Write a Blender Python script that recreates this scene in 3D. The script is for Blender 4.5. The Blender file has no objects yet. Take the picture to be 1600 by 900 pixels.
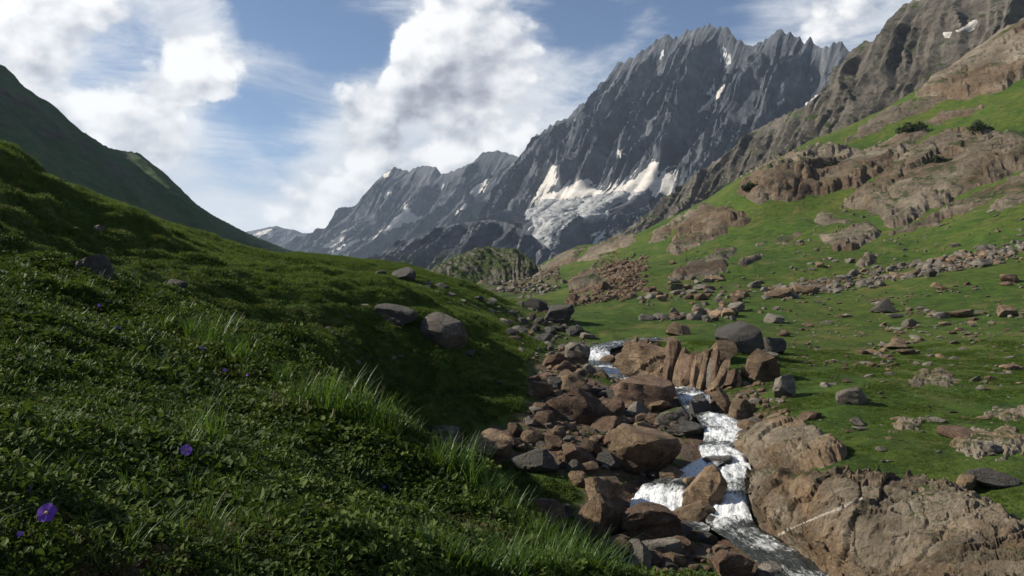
import bpy, bmesh, math, random
import numpy as np
from mathutils import Vector, Matrix

R = math.radians
scn = bpy.context.scene
col = scn.collection

# ---------------------------------------------------------------- camera
F = 1255.0                                   # focal length in units of a 1600 px wide frame
cam_d = bpy.data.cameras.new('camera')
cam_d.sensor_width = 36.0
cam_d.lens = 36.0 * F / 1600.0
cam_d.clip_start = 0.05
cam_d.clip_end = 30000.0
cam = bpy.data.objects.new('camera', cam_d)
cam.location = (0, 0, 0)
cam.rotation_euler = (R(90), 0, 0)
col.objects.link(cam)
scn.camera = cam

# ---------------------------------------------------------------- sun, sky, exposure
SUN_AZ, SUN_EL = -82.0, 33.0                 # degrees left of the viewing direction, above the horizon
sdir = Vector((math.sin(R(SUN_AZ)) * math.cos(R(SUN_EL)), math.cos(R(SUN_AZ)) * math.cos(R(SUN_EL)), math.sin(R(SUN_EL))))
sun_d = bpy.data.lights.new('sun', 'SUN')
sun_d.energy = 5.0
sun_d.angle = R(0.53)
sun_d.color = (1.0, 0.91, 0.76)
sun = bpy.data.objects.new('sun', sun_d)
sun.rotation_euler = sdir.to_track_quat('Z', 'Y').to_euler()
col.objects.link(sun)

scn.view_settings.view_transform = 'Standard'
scn.view_settings.look = 'None'
scn.view_settings.exposure = 0.66
scn.view_settings.gamma = 1.0
scn.view_settings.use_curve_mapping = False


class NT:
    """small helper round a node tree"""
    def __init__(self, tree):
        self.t = tree
        self.n = tree.nodes
        self.l = tree.links

    def new(self, kind, **kw):
        nd = self.n.new(kind)
        for k, v in kw.items():
            setattr(nd, k, v)
        return nd

    def put(self, sock, v):
        if hasattr(v, 'is_output') or isinstance(v, bpy.types.NodeSocket):
            self.l.new(v, sock)
        elif v is not None:
            if isinstance(v, (tuple, list)) and len(v) == 3 and sock.type == 'RGBA':
                v = (*v, 1.0)
            sock.default_value = v

    def math(self, op, a, b=None, c=None, clamp=False):
        nd = self.new('ShaderNodeMath', operation=op)
        nd.use_clamp = clamp
        self.put(nd.inputs[0], a)
        if b is not None: self.put(nd.inputs[1], b)
        if c is not None: self.put(nd.inputs[2], c)
        return nd.outputs[0]

    def vmath(self, op, a, b=None, scale=None):
        nd = self.new('ShaderNodeVectorMath', operation=op)
        self.put(nd.inputs[0], a)
        if b is not None: self.put(nd.inputs[1], b)
        if scale is not None: self.put(nd.inputs[3], scale)
        return nd.outputs['Value'] if op in ('DISTANCE', 'DOT_PRODUCT', 'LENGTH') else nd.outputs[0]

    def noise(self, vec, scale, detail=4, rough=0.55, dist=0.0, lac=2.0):
        nd = self.new('ShaderNodeTexNoise')
        self.put(nd.inputs['Vector'], vec)
        nd.inputs['Scale'].default_value = scale
        nd.inputs['Detail'].default_value = detail
        nd.inputs['Roughness'].default_value = rough
        nd.inputs['Lacunarity'].default_value = lac
        nd.inputs['Distortion'].default_value = dist
        return nd.outputs['Fac']

    def voro(self, vec, scale, feature='F1', rnd=1.0):
        nd = self.new('ShaderNodeTexVoronoi', feature=feature)
        self.put(nd.inputs['Vector'], vec)
        nd.inputs['Scale'].default_value = scale
        nd.inputs['Randomness'].default_value = rnd
        return nd.outputs['Distance']

    def ramp(self, fac, stops):
        nd = self.new('ShaderNodeValToRGB')
        self.put(nd.inputs[0], fac)
        e = nd.color_ramp.elements
        while len(e) > 1: e.remove(e[-1])
        for i, (p, c) in enumerate(stops):
            el = e[0] if i == 0 else e.new(p)
            el.position = p
            el.color = (*c, 1) if len(c) == 3 else c
        return nd.outputs[0]

    def smooth(self, x, lo, hi, a=0.0, b=1.0):
        nd = self.new('ShaderNodeMapRange', interpolation_type='SMOOTHSTEP')
        self.put(nd.inputs[0], x)
        nd.inputs[1].default_value = lo; nd.inputs[2].default_value = hi
        nd.inputs[3].default_value = a; nd.inputs[4].default_value = b
        return nd.outputs[0]

    def mix(self, fac, a, b, blend='MIX'):
        nd = self.new('ShaderNodeMix', data_type='RGBA', blend_type=blend)
        self.put(nd.inputs[0], fac)
        self.put(nd.inputs[6], a); self.put(nd.inputs[7], b)
        return nd.outputs[2]

    def mapping(self, vec, scale=(1, 1, 1), rot=(0, 0, 0), loc=(0, 0, 0)):
        nd = self.new('ShaderNodeMapping')
        self.put(nd.inputs[0], vec)
        nd.inputs[1].default_value = loc
        nd.inputs[2].default_value = rot
        nd.inputs[3].default_value = scale
        return nd.outputs[0]


def build_world():
    w = bpy.data.worlds.new('World')
    scn.world = w
    w.use_nodes = True
    w.node_tree.nodes.clear()
    w.cycles.sampling_method = 'MANUAL'
    w.cycles.sample_map_resolution = 256
    g = NT(w.node_tree)
    sky = g.new('ShaderNodeTexSky', sky_type='NISHITA')
    sky.sun_disc = False
    sky.sun_elevation = R(SUN_EL)
    sky.sun_rotation = R(SUN_AZ)
    sky.altitude = 3000.0
    sky.air_density = 1.0; sky.dust_density = 0.6; sky.ozone_density = 1.5
    d = g.new('ShaderNodeTexCoord').outputs['Generated']
    sep = g.new('ShaderNodeSeparateXYZ'); g.put(sep.inputs[0], d)
    z = sep.outputs[2]

    def unit(u, v):
        p = Vector((u - 800, F, 450 - v)); p.normalize(); return p
    # heaps of cumulus (+) and clear gaps (-): where in the sky they stand and how wide
    blobs = [(30, 30, .22, .26), (250, 158, .075, .34), (205, 205, .080, .28), (130, 120, .10, .16), (330, 75, .10, .24), (655, 80, .055, .38), (710, 35, .09, .24),
             (575, 175, .058, .38), (592, 232, .055, .30), (625, 130, .055, .24), (780, 110, .16, .20), (1010, 25, .035, .26), (1290, 20, .16, .32), (880, 230, .18, .12), (490, 345, .05, .24),
             (400, 128, .055, .26), (480, 140, .06, .26), (330, 115, .05, .22), (400, 290, .12, .14), (600, 330, .16, .16), (720, 200, .12, .20),
             (480, 30, .105, -.48), (410, 5, .06, -.30), (560, 75, .04, -.25), (195, 122, .055, -.50), (365, 195, .075, -.36), (430, 222, .07, -.32),
             (930, 75, .08, -.36), (1090, 10, .09, -.40), (320, 185, .03, -.25)]
    warp = g.new('ShaderNodeTexNoise'); g.put(warp.inputs['Vector'], d)
    warp.inputs['Scale'].default_value = 9.0; warp.inputs['Detail'].default_value = 7; warp.inputs['Roughness'].default_value = .6
    wv = g.vmath('SCALE', g.vmath('SUBTRACT', warp.outputs['Color'], (.5, .5, .5)), scale=0.095)

    dw = g.vmath('ADD', d, wv)

    def weigh(vec, which):
        acc = None
        for (u, v, rad, wt) in which:
            t = g.smooth(g.vmath('DISTANCE', vec, tuple(unit(u, v))), 0.0, rad * 1.3, wt, 0.0)
            acc = t if acc is None else g.math('ADD', acc, t)
        return acc
    main = [b_ for b_ in blobs if b_[3] > .2 and b_[2] < .1]
    pos = weigh(dw, main)
    bias = g.math('ADD', pos, weigh(dw, [b_ for b_ in blobs if b_ not in main]))
    pos2 = weigh(g.vmath('ADD', dw, (-.020, .0, .030)), main)

    def heap(vec):
        flat = g.mapping(vec, scale=(1.0, 1.0, 1.35))
        bil = g.noise(flat, 6.5, 9, .58, .15)
        vo = g.new('ShaderNodeTexVoronoi', feature='F1')
        g.put(vo.inputs['Vector'], g.vmath('ADD', flat, g.vmath('SCALE', wv, scale=.35)))
        vo.inputs['Scale'].default_value = 17.0; vo.inputs['Detail'].default_value = 1.5; vo.inputs['Roughness'].default_value = .52
        vo.inputs['Lacunarity'].default_value = 2.3
        puff = g.math('SUBTRACT', .58, vo.outputs['Distance'])
        return g.math('ADD', g.math('MULTIPLY', bil, 1.05), g.math('MULTIPLY', puff, .26))
    h1 = heap(d)
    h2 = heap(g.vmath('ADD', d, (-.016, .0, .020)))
    den = g.math('ADD', h1, bias)
    wisp = g.noise(g.mapping(d, scale=(1.0, 1.0, 3.4), rot=(0, R(-12), 0)), 4.6, 8, .64, .5)
    cum = g.smooth(den, .63, .80)
    low = g.smooth(z, .0, .34, .40, -.01)
    veil = g.smooth(g.math('ADD', g.math('ADD', wisp, low), g.math('MULTIPLY', bias, .60)), .42, .86)
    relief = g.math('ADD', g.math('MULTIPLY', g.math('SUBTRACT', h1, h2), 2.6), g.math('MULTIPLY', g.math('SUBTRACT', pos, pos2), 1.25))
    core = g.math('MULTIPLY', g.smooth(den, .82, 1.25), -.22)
    tone = g.math('ADD', g.math('ADD', .72, relief), core, clamp=True)  # sunward edges brighter, thick cores greyer: cloud shading put into the colour
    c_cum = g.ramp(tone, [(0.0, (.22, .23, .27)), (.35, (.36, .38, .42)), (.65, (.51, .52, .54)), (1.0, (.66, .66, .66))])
    c_veil = g.ramp(wisp, [(.28, (.34, .38, .44)), (.50, (.49, .51, .54)), (.72, (.60, .61, .62))])
    bg_sky = g.new('ShaderNodeBackground'); g.put(bg_sky.inputs[0], sky.outputs[0]); bg_sky.inputs[1].default_value = 0.072
    bg_veil = g.new('ShaderNodeBackground'); g.put(bg_veil.inputs[0], c_veil); bg_veil.inputs[1].default_value = 1.0
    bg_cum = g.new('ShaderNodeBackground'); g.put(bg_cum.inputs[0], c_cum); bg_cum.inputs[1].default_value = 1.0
    m1 = g.new('ShaderNodeMixShader'); g.put(m1.inputs[0], g.math('MULTIPLY', veil, .88)); g.put(m1.inputs[1], bg_sky.outputs[0]); g.put(m1.inputs[2], bg_veil.outputs[0])
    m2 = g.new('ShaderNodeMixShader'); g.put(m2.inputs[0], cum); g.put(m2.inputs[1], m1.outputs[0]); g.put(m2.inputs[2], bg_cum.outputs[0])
    out = g.new('ShaderNodeOutputWorld'); g.put(out.inputs[0], m2.outputs[0])


build_world()

# ---------------------------------------------------------------- small tools
rng = np.random.default_rng(7)
random.seed(7)
_perm = np.random.default_rng(11).permutation(256).astype(np.int64)
PERM = np.concatenate([_perm, _perm, _perm])
_ga = np.random.default_rng(12).uniform(0, 2 * np.pi, 256)
G2 = np.stack([np.cos(_ga), np.sin(_ga)], 1)
_g3 = np.random.default_rng(13).normal(size=(256, 3)); G3 = _g3 / np.linalg.norm(_g3, axis=1, keepdims=True)


def perlin2(x, y, seed=0):
    x = np.asarray(x, float) + seed * 17.31; y = np.asarray(y, float) + seed * 7.77
    xi = np.floor(x).astype(np.int64); yi = np.floor(y).astype(np.int64)
    xf = x - xi; yf = y - yi
    u = xf * xf * xf * (xf * (xf * 6 - 15) + 10); v = yf * yf * yf * (yf * (yf * 6 - 15) + 10)

    def gr(ix, iy, dx, dy):
        h = PERM[PERM[ix & 255] + (iy & 255)]
        return G2[h, 0] * dx + G2[h, 1] * dy
    a = gr(xi, yi, xf, yf); b = gr(xi + 1, yi, xf - 1, yf)
    c = gr(xi, yi + 1, xf, yf - 1); e = gr(xi + 1, yi + 1, xf - 1, yf - 1)
    return 1.5 * ((a + (b - a) * u) * (1 - v) + (c + (e - c) * u) * v)


def perlin3(p, seed=0):
    p = np.asarray(p, float) + np.array([seed * 13.7, seed * 5.3, seed * 9.1])
    i = np.floor(p).astype(np.int64); f = p - i
    w = f * f * f * (f * (f * 6 - 15) + 10)
    out = 0
    for dx in (0, 1):
        for dy in (0, 1):
            for dz in (0, 1):
                h = PERM[PERM[PERM[(i[..., 0] + dx) & 255] + ((i[..., 1] + dy) & 255)] + ((i[..., 2] + dz) & 255)]
                g = G3[h]
                d = g[..., 0] * (f[..., 0] - dx) + g[..., 1] * (f[..., 1] - dy) + g[..., 2] * (f[..., 2] - dz)
                k = (w[..., 0] if dx else 1 - w[..., 0]) * (w[..., 1] if dy else 1 - w[..., 1]) * (w[..., 2] if dz else 1 - w[..., 2])
                out = out + d * k
    return 1.5 * out


def fbm2(x, y, oct=4, seed=0, gain=.5, lac=2.03):
    s = 0; a = 1.0
    for k in range(oct):
        s = s + a * perlin2(x, y, seed + k); x = x * lac; y = y * lac; a *= gain
    return s


def ridged2(x, y, oct=4, seed=0, gain=.5, lac=2.1):
    s = 0; a = 1.0; tot = 0
    for k in range(oct):
        n = 1 - np.abs(perlin2(x, y, seed + k)) * 1.6
        s = s + a * n * np.abs(n); tot += a; x = x * lac; y = y * lac; a *= gain
    return s / tot


def facets(x, y, seed=0):
    """broken rock: each cell is a tilted plane; returns its height and the distance to the joint"""
    xi = np.floor(x).astype(np.int64); yi = np.floor(y).astype(np.int64)
    f1 = np.full(x.shape, 9.0); f2 = np.full(x.shape, 9.0); h = np.zeros(x.shape)
    tb = np.random.default_rng(500 + seed).uniform(-1, 1, (256, 5))
    for dx in (-1, 0, 1):
        for dy in (-1, 0, 1):
            r = tb[PERM[PERM[(xi + dx) & 255] + ((yi + dy) & 255)]]
            ox = x - (xi + dx + .5 + .45 * r[..., 0]); oy = y - (yi + dy + .5 + .45 * r[..., 1])
            d = np.hypot(ox, oy); b = d < f1
            f2 = np.where(b, f1, np.minimum(f2, d))
            h = np.where(b, .45 * r[..., 2] + .8 * (ox * r[..., 3] + oy * r[..., 4]), h)
            f1 = np.where(b, d, f1)
    return h, f2 - f1


def sstep(x, a, b):
    t = np.clip((x - a) / (b - a), 0, 1)
    return t * t * (3 - 2 * t)


def tag(o, label=None, cat=None, group=None, kind=None):
    if label: o['label'] = label
    if cat: o['category'] = cat
    if group: o['group'] = group
    if kind: o['kind'] = kind
    return o


def link(o, parent=None):
    col.objects.link(o)
    if parent is not None: o.parent = parent
    return o


def mesh_from(name, verts, faces, mat=None, smooth=True, sharp=None):
    """verts (n,3), faces list of index arrays: one (m,3) or (m,4) array"""
    me = bpy.data.meshes.new(name)
    verts = np.ascontiguousarray(verts, dtype=np.float32); faces = np.ascontiguousarray(faces, dtype=np.int32)
    nv, (nf, k) = len(verts), faces.shape
    me.vertices.add(nv); me.vertices.foreach_set('co', verts.ravel())
    me.loops.add(nf * k); me.loops.foreach_set('vertex_index', faces.ravel())
    me.polygons.add(nf); me.polygons.foreach_set('loop_start', np.arange(0, nf * k, k, dtype=np.int32))
    me.polygons.foreach_set('use_smooth', np.full(nf, smooth, dtype=bool))
    me.update(calc_edges=True)
    if sharp: me.set_sharp_from_angle(angle=R(sharp))
    if mat: me.materials.append(mat)
    return me


def grid_faces(nr, nc, keep=None):
    idx = np.arange(nr * nc).reshape(nr, nc)
    f = np.stack([idx[:-1, :-1], idx[:-1, 1:], idx[1:, 1:], idx[1:, :-1]], -1).reshape(-1, 4)
    if keep is not None:
        f = f[keep.ravel()[f].any(1)]
    return f


def attr(me, name, vals, typ='FLOAT'):
    a = me.attributes.new(name, typ, 'POINT')
    a.data.foreach_set('vector' if typ == 'FLOAT_VECTOR' else 'value', np.ascontiguousarray(vals, dtype=np.int32 if typ == 'INT' else np.float32).ravel())


def obj(name, me, parent=None):
    return link(bpy.data.objects.new(name, me), parent)


def px(u, v, d):
    return np.array([(u - 800) / F * d, d, (450 - v) / F * d])


def proj(P):
    y = np.maximum(P[..., 1], .05)
    return 800 + F * P[..., 0] / y, 450 - F * P[..., 2] / y


def poly_sd(u, v, poly):
    """signed distance (inside positive) to a polygon, vectorised"""
    poly = np.asarray(poly, float); n = len(poly)
    d2 = np.full(u.shape, 1e18); ins = np.zeros(u.shape, bool)
    for i in range(n):
        ax, ay = poly[i]; bx, by = poly[(i + 1) % n]
        ex, ey = bx - ax, by - ay
        t = np.clip(((u - ax) * ex + (v - ay) * ey) / (ex * ex + ey * ey + 1e-12), 0, 1)
        d2 = np.minimum(d2, (u - ax - t * ex) ** 2 + (v - ay - t * ey) ** 2)
        c = ((ay > v) != (by > v)) & (u < (bx - ax) * (v - ay) / (by - ay + 1e-12) + ax)
        ins ^= c
    return np.where(ins, 1, -1) * np.sqrt(d2)


# ---------------------------------------------------------------- materials
MATS = {}


def material(name):
    m = bpy.data.materials.new(name); m.use_nodes = True
    m.node_tree.nodes.clear()
    g = NT(m.node_tree)
    out = g.new('ShaderNodeOutputMaterial')
    bs = g.new('ShaderNodeBsdfPrincipled')
    g.put(out.inputs[0], bs.outputs[0])
    MATS[name] = m
    return m, g, bs, out


def bump(g, bs, h, strength, dist):
    b = g.new('ShaderNodeBump')
    b.inputs['Strength'].default_value = strength; b.inputs['Distance'].default_value = dist
    g.put(b.inputs['Height'], h); g.put(bs.inputs['Normal'], b.outputs[0])
    return b


def set_spec(bs, rough, spec=.3):
    bs.inputs['Roughness'].default_value = rough
    bs.inputs['Specular IOR Level'].default_value = spec


def turf_material():
    m, g, bs, out = material('turf')
    P = g.new('ShaderNodeNewGeometry').outputs['Position']
    big = g.noise(P, .05, 5, .6)
    mid = g.noise(P, .55, 6, .65)
    fin = g.noise(P, 7.0, 6, .7)
    c1 = g.ramp(mid, [(.30, (.014, .032, .006)), (.49, (.038, .078, .011)), (.66, (.082, .122, .018))])
    c2 = g.ramp(fin, [(.34, (.010, .020, .005)), (.50, (.040, .078, .012)), (.68, (.098, .128, .026))])
    c = g.mix(.5, c1, c2)
    c = g.mix(g.smooth(big, .42, .66), c, g.mix(.35, c, (.110, .112, .024)))
    c = g.mix(g.math('MULTIPLY', g.smooth(g.noise(P, .22, 7, .68, .6), .52, .64), .65), c, (.110, .100, .034))
    c = g.mix(g.math('MULTIPLY', g.smooth(g.noise(g.vmath('ADD', P, (7, 3, 1)), .75, 6, .7, .4), .50, .62), .55), c, (.016, .036, .007))
    # worn soil and turf-less spots
    soil = g.smooth(g.noise(P, 1.3, 7, .68, .6), .62, .72)
    c = g.mix(g.math('MULTIPLY', soil, .75), c, g.ramp(fin, [(.3, (.035, .024, .015)), (.7, (.10, .075, .05))]))
    sat = g.new('ShaderNodeAttribute', attribute_name='soil').outputs['Fac']
    c = g.mix(g.math('MULTIPLY', sat, .9), c, g.ramp(fin, [(.3, (.010, .008, .005)), (.55, (.030, .021, .013)), (.75, (.055, .040, .026))]))
    at = g.new('ShaderNodeAttribute', attribute_name='rubble').outputs['Fac']
    rub = g.smooth(g.math('ADD', at, g.math('MULTIPLY', g.math('SUBTRACT', g.noise(P, .9, 6, .65), .5), 1.5)), .42, .62)
    vo = g.new('ShaderNodeTexVoronoi'); g.put(vo.inputs['Vector'], P); vo.inputs['Scale'].default_value = 4.5
    grav = g.mix(.6, g.ramp(g.noise(P, 3.0, 7, .7), [(.3, (.05, .035, .026)), (.55, (.15, .10, .072)), (.75, (.24, .18, .14))]), vo.outputs['Color'], 'MULTIPLY')
    grav = g.mix(.5, grav, g.ramp(fin, [(.3, (.06, .045, .035)), (.7, (.22, .165, .125))]))
    c = g.mix(rub, c, grav)
    g.put(bs.inputs['Base Color'], c)
    set_spec(bs, .85, .12)
    h = g.math('ADD', g.math('MULTIPLY', mid, .45), g.math('MULTIPLY', fin, .12))
    h = g.math('ADD', h, g.math('MULTIPLY', g.noise(P, 26.0, 4, .7), .03))
    bump(g, bs, h, 1.0, 1.1)
    return m


def rock_material(name, stops, scale=1.0, lichen=.25, moss=0.0, wet=0.0, strata=(0, 0, 0), far=False, haze_tint=None, facet=1.0, other=None):
    m, g, bs, out = material(name)
    geo = g.new('ShaderNodeNewGeometry')
    P = geo.outputs['Position']
    rnd = g.new('ShaderNodeObjectInfo').outputs['Random']
    P2 = g.vmath('SCALE', P, scale=scale)
    Pn = g.vmath('ADD', P2, g.vmath('SCALE', (31.0, 17.0, 23.0), scale=rnd))
    st = g.mapping(Pn, scale=(.75, .75, 1.7), rot=strata)
    big = g.noise(Pn, .55, 6, .62, .4)
    band = g.noise(st, 1.6, 8, .66, .5)
    fin = g.noise(Pn, 7.0, 7, .72)
    k = g.math('ADD', g.math('ADD', g.math('MULTIPLY', big, .40), g.math('MULTIPLY', band, .35)), g.math('MULTIPLY', fin, .25))
    k = g.math('ADD', k, g.math('MULTIPLY', g.math('SUBTRACT', rnd, .5), .07))
    k = g.math('ADD', g.math('MULTIPLY', g.math('SUBTRACT', k, .5), 1.45), .5)
    c = g.ramp(k, stops)
    if other:
        c = g.mix(g.smooth(g.noise(g.vmath('ADD', Pn, (4, 8, 2)), .42, 6, .6, .5), .44, .60), c, g.ramp(k, other))
    if lichen:
        li = g.smooth(g.noise(Pn, 3.1, 7, .7, .5), .58, .66)
        c = g.mix(g.math('MULTIPLY', li, lichen), c, (.26, .25, .21))
        dk = g.smooth(g.noise(g.vmath('ADD', Pn, (9, 3, 5)), 2.0, 8, .72, .7), .57, .67)
        c = g.mix(g.math('MULTIPLY', dk, .6), c, (.035, .03, .027))
    # cracks
    ck = g.new('ShaderNodeTexVoronoi', feature='DISTANCE_TO_EDGE')
    g.put(ck.inputs['Vector'], g.vmath('ADD', st, g.vmath('SCALE', g.vmath('SUBTRACT', g.new('ShaderNodeTexNoise').outputs['Color'], (.5, .5, .5)), scale=.5)))
    ck.inputs['Scale'].default_value = .9
    crack = g.smooth(ck.outputs['Distance'], .0, .035, 1, 0)
    c = g.mix(g.math('MULTIPLY', crack, .10 if scale < .9 else .28), c, (.02, .016, .013))
    if moss:
        nz = g.new('ShaderNodeSeparateXYZ'); g.put(nz.inputs[0], geo.outputs['Normal'])
        mo = g.smooth(g.math('ADD', g.math('MULTIPLY', nz.outputs[2], .55), g.math('MULTIPLY', g.noise(Pn, 1.1, 7, .7), 1.0)), 1.05 - moss * .55, 1.20 - moss * .55)
        c = g.mix(mo, c, g.ramp(fin, [(.3, (.018, .034, .008)), (.7, (.065, .092, .020))]))
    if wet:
        c = g.mix(wet, c, (.014, .012, .011))  # water film on rock_wet, painted shade on rock_dark
    g.put(bs.inputs['Base Color'], c)
    set_spec(bs, .85 if not wet else .32, .22 if not wet else .5)
    h = g.math('ADD', g.math('MULTIPLY', band, .6), g.math('MULTIPLY', fin, .75))
    h = g.math('SUBTRACT', h, g.math('MULTIPLY', crack, .10 if scale < .9 else .2))
    h = g.math('ADD', h, g.math('MULTIPLY', g.noise(Pn, 26, 5, .75), .22))
    bump(g, bs, h, .85 * facet, .35 / scale)
    return m


BROWN = [(.30, (.042, .029, .019)), (.45, (.108, .076, .049)), (.58, (.182, .132, .086)), (.75, (.300, .232, .165))]
RED = [(.30, (.038, .025, .018)), (.45, (.098, .064, .044)), (.58, (.165, .110, .078)), (.75, (.265, .196, .150))]
PALE = [(.30, (.058, .048, .036)), (.45, (.140, .116, .086)), (.58, (.235, .198, .150)), (.75, (.36, .315, .25))]
OCHRE = [(.30, (.060, .042, .026)), (.45, (.165, .115, .072)), (.58, (.275, .195, .125)), (.75, (.40, .30, .21))]
GREY = [(.30, (.050, .045, .038)), (.45, (.118, .106, .090)), (.58, (.195, .176, .150)), (.75, (.32, .29, .25))]
SLATE = [(.28, (.020, .025, .034)), (.45, (.052, .060, .074)), (.57, (.100, .108, .124)), (.78, (.24, .24, .245))]
turf_material()
rock_material('rock_brown', BROWN, 1.3, strata=(.5, .4, 0), other=OCHRE)
rock_material('rock_red', RED, 1.3, strata=(.3, -.4, 0))
rock_material('rock_grey', GREY, 1.4, strata=(.2, .5, 0))
rock_material('rock_mossy', GREY, 1.4, moss=.28)
rock_material('rock_wet', GREY, 1.4, wet=.72, lichen=.1)
rock_material('rock_dark', GREY, 1.2, wet=.70, lichen=.15)  # dry rock; the wet mix puts the shade of front faces into the colour
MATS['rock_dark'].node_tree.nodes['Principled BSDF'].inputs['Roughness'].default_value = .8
rock_material('rock_bank', [(p, tuple(c * 1.22 for c in q)) for p, q in PALE], .8, strata=(.1, 1.2, 0), moss=.10, lichen=.45, other=OCHRE)
rock_material('rock_cliff', [(p, tuple(c * 1.12 for c in q)) for p, q in PALE], .11, strata=(0, .75, .3), moss=.12, lichen=.35, other=BROWN)
rock_material('rock_ridge', [(p, tuple(c * .85 for c in q)) for p, q in GREY], .05, strata=(0, .6, .3), moss=.34, lichen=.25)
rock_material('rock_knoll', [(p, tuple(c * .75 for c in q)) for p, q in GREY], .16, strata=(0, .6, .3), moss=.42, lichen=.3)


def mountain_material(name, stops, sc, green=0.0, snowy=0.0):
    m, g, bs, out = material(name)
    geo = g.new('ShaderNodeNewGeometry')
    P = geo.outputs['Position']
    P2 = g.vmath('SCALE', P, scale=sc)
    st = g.vmath('SCALE', g.new('ShaderNodeAttribute', attribute_name='strike').outputs['Vector'], scale=sc)
    a = g.noise(st, 2.2, 9, .66, .5)
    b = g.noise(P2, .8, 8, .62)
    f = g.noise(st, 9.0, 8, .72)
    k = g.math('ADD', g.math('ADD', g.math('MULTIPLY', a, .40), g.math('MULTIPLY', b, .25)), g.math('MULTIPLY', f, .35))
    k = g.math('ADD', g.math('MULTIPLY', g.math('SUBTRACT', k, .5), 1.6), .49)
    c = g.ramp(k, stops)
    nz = g.new('ShaderNodeSeparateXYZ'); g.put(nz.inputs[0], geo.outputs['Normal'])
    pz = g.new('ShaderNodeSeparateXYZ'); g.put(pz.inputs[0], P)
    at = g.new('ShaderNodeAttribute', attribute_name='grassy').outputs['Fac']
    if green:
        gr = g.smooth(g.math('ADD', g.math('ADD', at, g.math('MULTIPLY', nz.outputs[2], .5)), g.math('MULTIPLY', b, .8)), 1.0, 1.25)
        c = g.mix(gr, c, g.ramp(f, [(.3, (.022, .036, .012)), (.7, (.055, .075, .026))]))
    if snowy:
        at2 = g.new('ShaderNodeAttribute', attribute_name='gully').outputs['Fac']
        sn = g.smooth(g.math('ADD', at2, g.math('MULTIPLY', g.math('SUBTRACT', g.noise(st, 3.2, 8, .68, .4), .5), 2.6)), 1.02, 1.12)
        c = g.mix(g.math('MULTIPLY', sn, snowy), c, (.68, .68, .68))
    g.put(bs.inputs['Base Color'], c)
    set_spec(bs, .9, .15)
    h = g.math('ADD', g.math('MULTIPLY', a, .8), g.math('MULTIPLY', f, .55))
    h = g.math('ADD', h, g.math('MULTIPLY', g.noise(st, 30, 5, .75), .22))
    bump(g, bs, h, 1.0, 1.1 / sc * .095)
    return m


mountain_material('mountain_rock', SLATE, .012, green=.0, snowy=.9)
mountain_material('far_rock', SLATE, .007, green=1.0, snowy=.9)
mountain_material('foothill_rock', SLATE, .016, green=1.0)


def hillside_material():
    m, g, bs, out = material('hillside_grass')
    P = g.new('ShaderNodeNewGeometry').outputs['Position']
    a = g.noise(P, .012, 8, .62); b = g.noise(P, .16, 8, .72)
    st = g.noise(g.mapping(P, scale=(1, .25, .25), rot=(0, R(30), R(-38))), .035, 7, .62, .5)
    c = g.mix(.5, g.ramp(a, [(.35, (.045, .085, .034)), (.65, (.090, .150, .058))]), g.ramp(b, [(.35, (.034, .062, .030)), (.65, (.105, .160, .072))]))
    c = g.mix(g.smooth(st, .56, .68), c, g.ramp(b, [(.35, (.05, .05, .035)), (.65, (.13, .125, .10))]))
    g.put(bs.inputs['Base Color'], c); set_spec(bs, .9, .1)
    bump(g, bs, g.math('ADD', b, g.math('MULTIPLY', st, .8)), .8, 6.0)


hillside_material()


def snow_material(name, dirty):
    m, g, bs, out = material(name)
    P = g.new('ShaderNodeNewGeometry').outputs['Position']
    st = g.mapping(P, scale=(1, 1, 2.5), rot=(R(15), R(25), 0))
    a = g.noise(st, .02, 9, .68, .8); b = g.noise(st, .12, 7, .7, .4)
    k = g.math('ADD', g.math('MULTIPLY', a, .6), g.math('MULTIPLY', b, .4))
    if dirty:
        c = g.ramp(k, [(.34, (.08, .09, .10)), (.46, (.20, .21, .22)), (.56, (.34, .35, .36)), (.70, (.50, .50, .50))])
    else:
        c = g.ramp(k, [(.30, (.24, .23, .22)), (.46, (.40, .38, .36)), (.62, (.54, .52, .49))])
    g.put(bs.inputs['Base Color'], c); set_spec(bs, .7, .2)
    bump(g, bs, k, .9 if dirty else .5, 9.0 if dirty else 4.0)


rock_material('quartz', [(.3, (.34, .30, .26)), (.6, (.55, .51, .46)), (.8, (.70, .67, .62))], 2.0, lichen=.3)
snow_material('snow', False)
snow_material('glacier_ice', True)


def water_material():
    m, g, bs, out = material('stream_water')
    uv = g.new('ShaderNodeAttribute', attribute_name='flow').outputs['Vector']
    P = g.new('ShaderNodeNewGeometry').outputs['Position']
    foam = g.new('ShaderNodeAttribute', attribute_name='foam').outputs['Fac']
    st = g.mapping(uv, scale=(.9, 4.2, 1))
    n1 = g.noise(st, 1.7, 8, .68, 1.2)
    n2 = g.noise(P, 7.0, 7, .7, .8)
    n3 = g.noise(P, 1.5, 4, .6, .6)
    k = g.math('ADD', foam, g.math('MULTIPLY', g.math('SUBTRACT', g.math('ADD', g.math('ADD', g.math('MULTIPLY', n1, .45), g.math('MULTIPLY', n2, .3)), g.math('MULTIPLY', n3, .25)), .5), 2.4))
    f = g.smooth(k, .30, .84)
    c = g.mix(f, g.ramp(n1, [(.3, (.012, .016, .016)), (.7, (.045, .052, .048))]), g.ramp(n2, [(.3, (.45, .50, .54)), (.6, (.86, .88, .90))]))
    g.put(bs.inputs['Base Color'], c)
    g.put(bs.inputs['Roughness'], g.math('ADD', g.math('MULTIPLY', f, .5), .10))
    bs.inputs['IOR'].default_value = 1.33
    bump(g, bs, g.math('ADD', n1, g.math('MULTIPLY', n2, .6)), .8, .12)


water_material()


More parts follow.
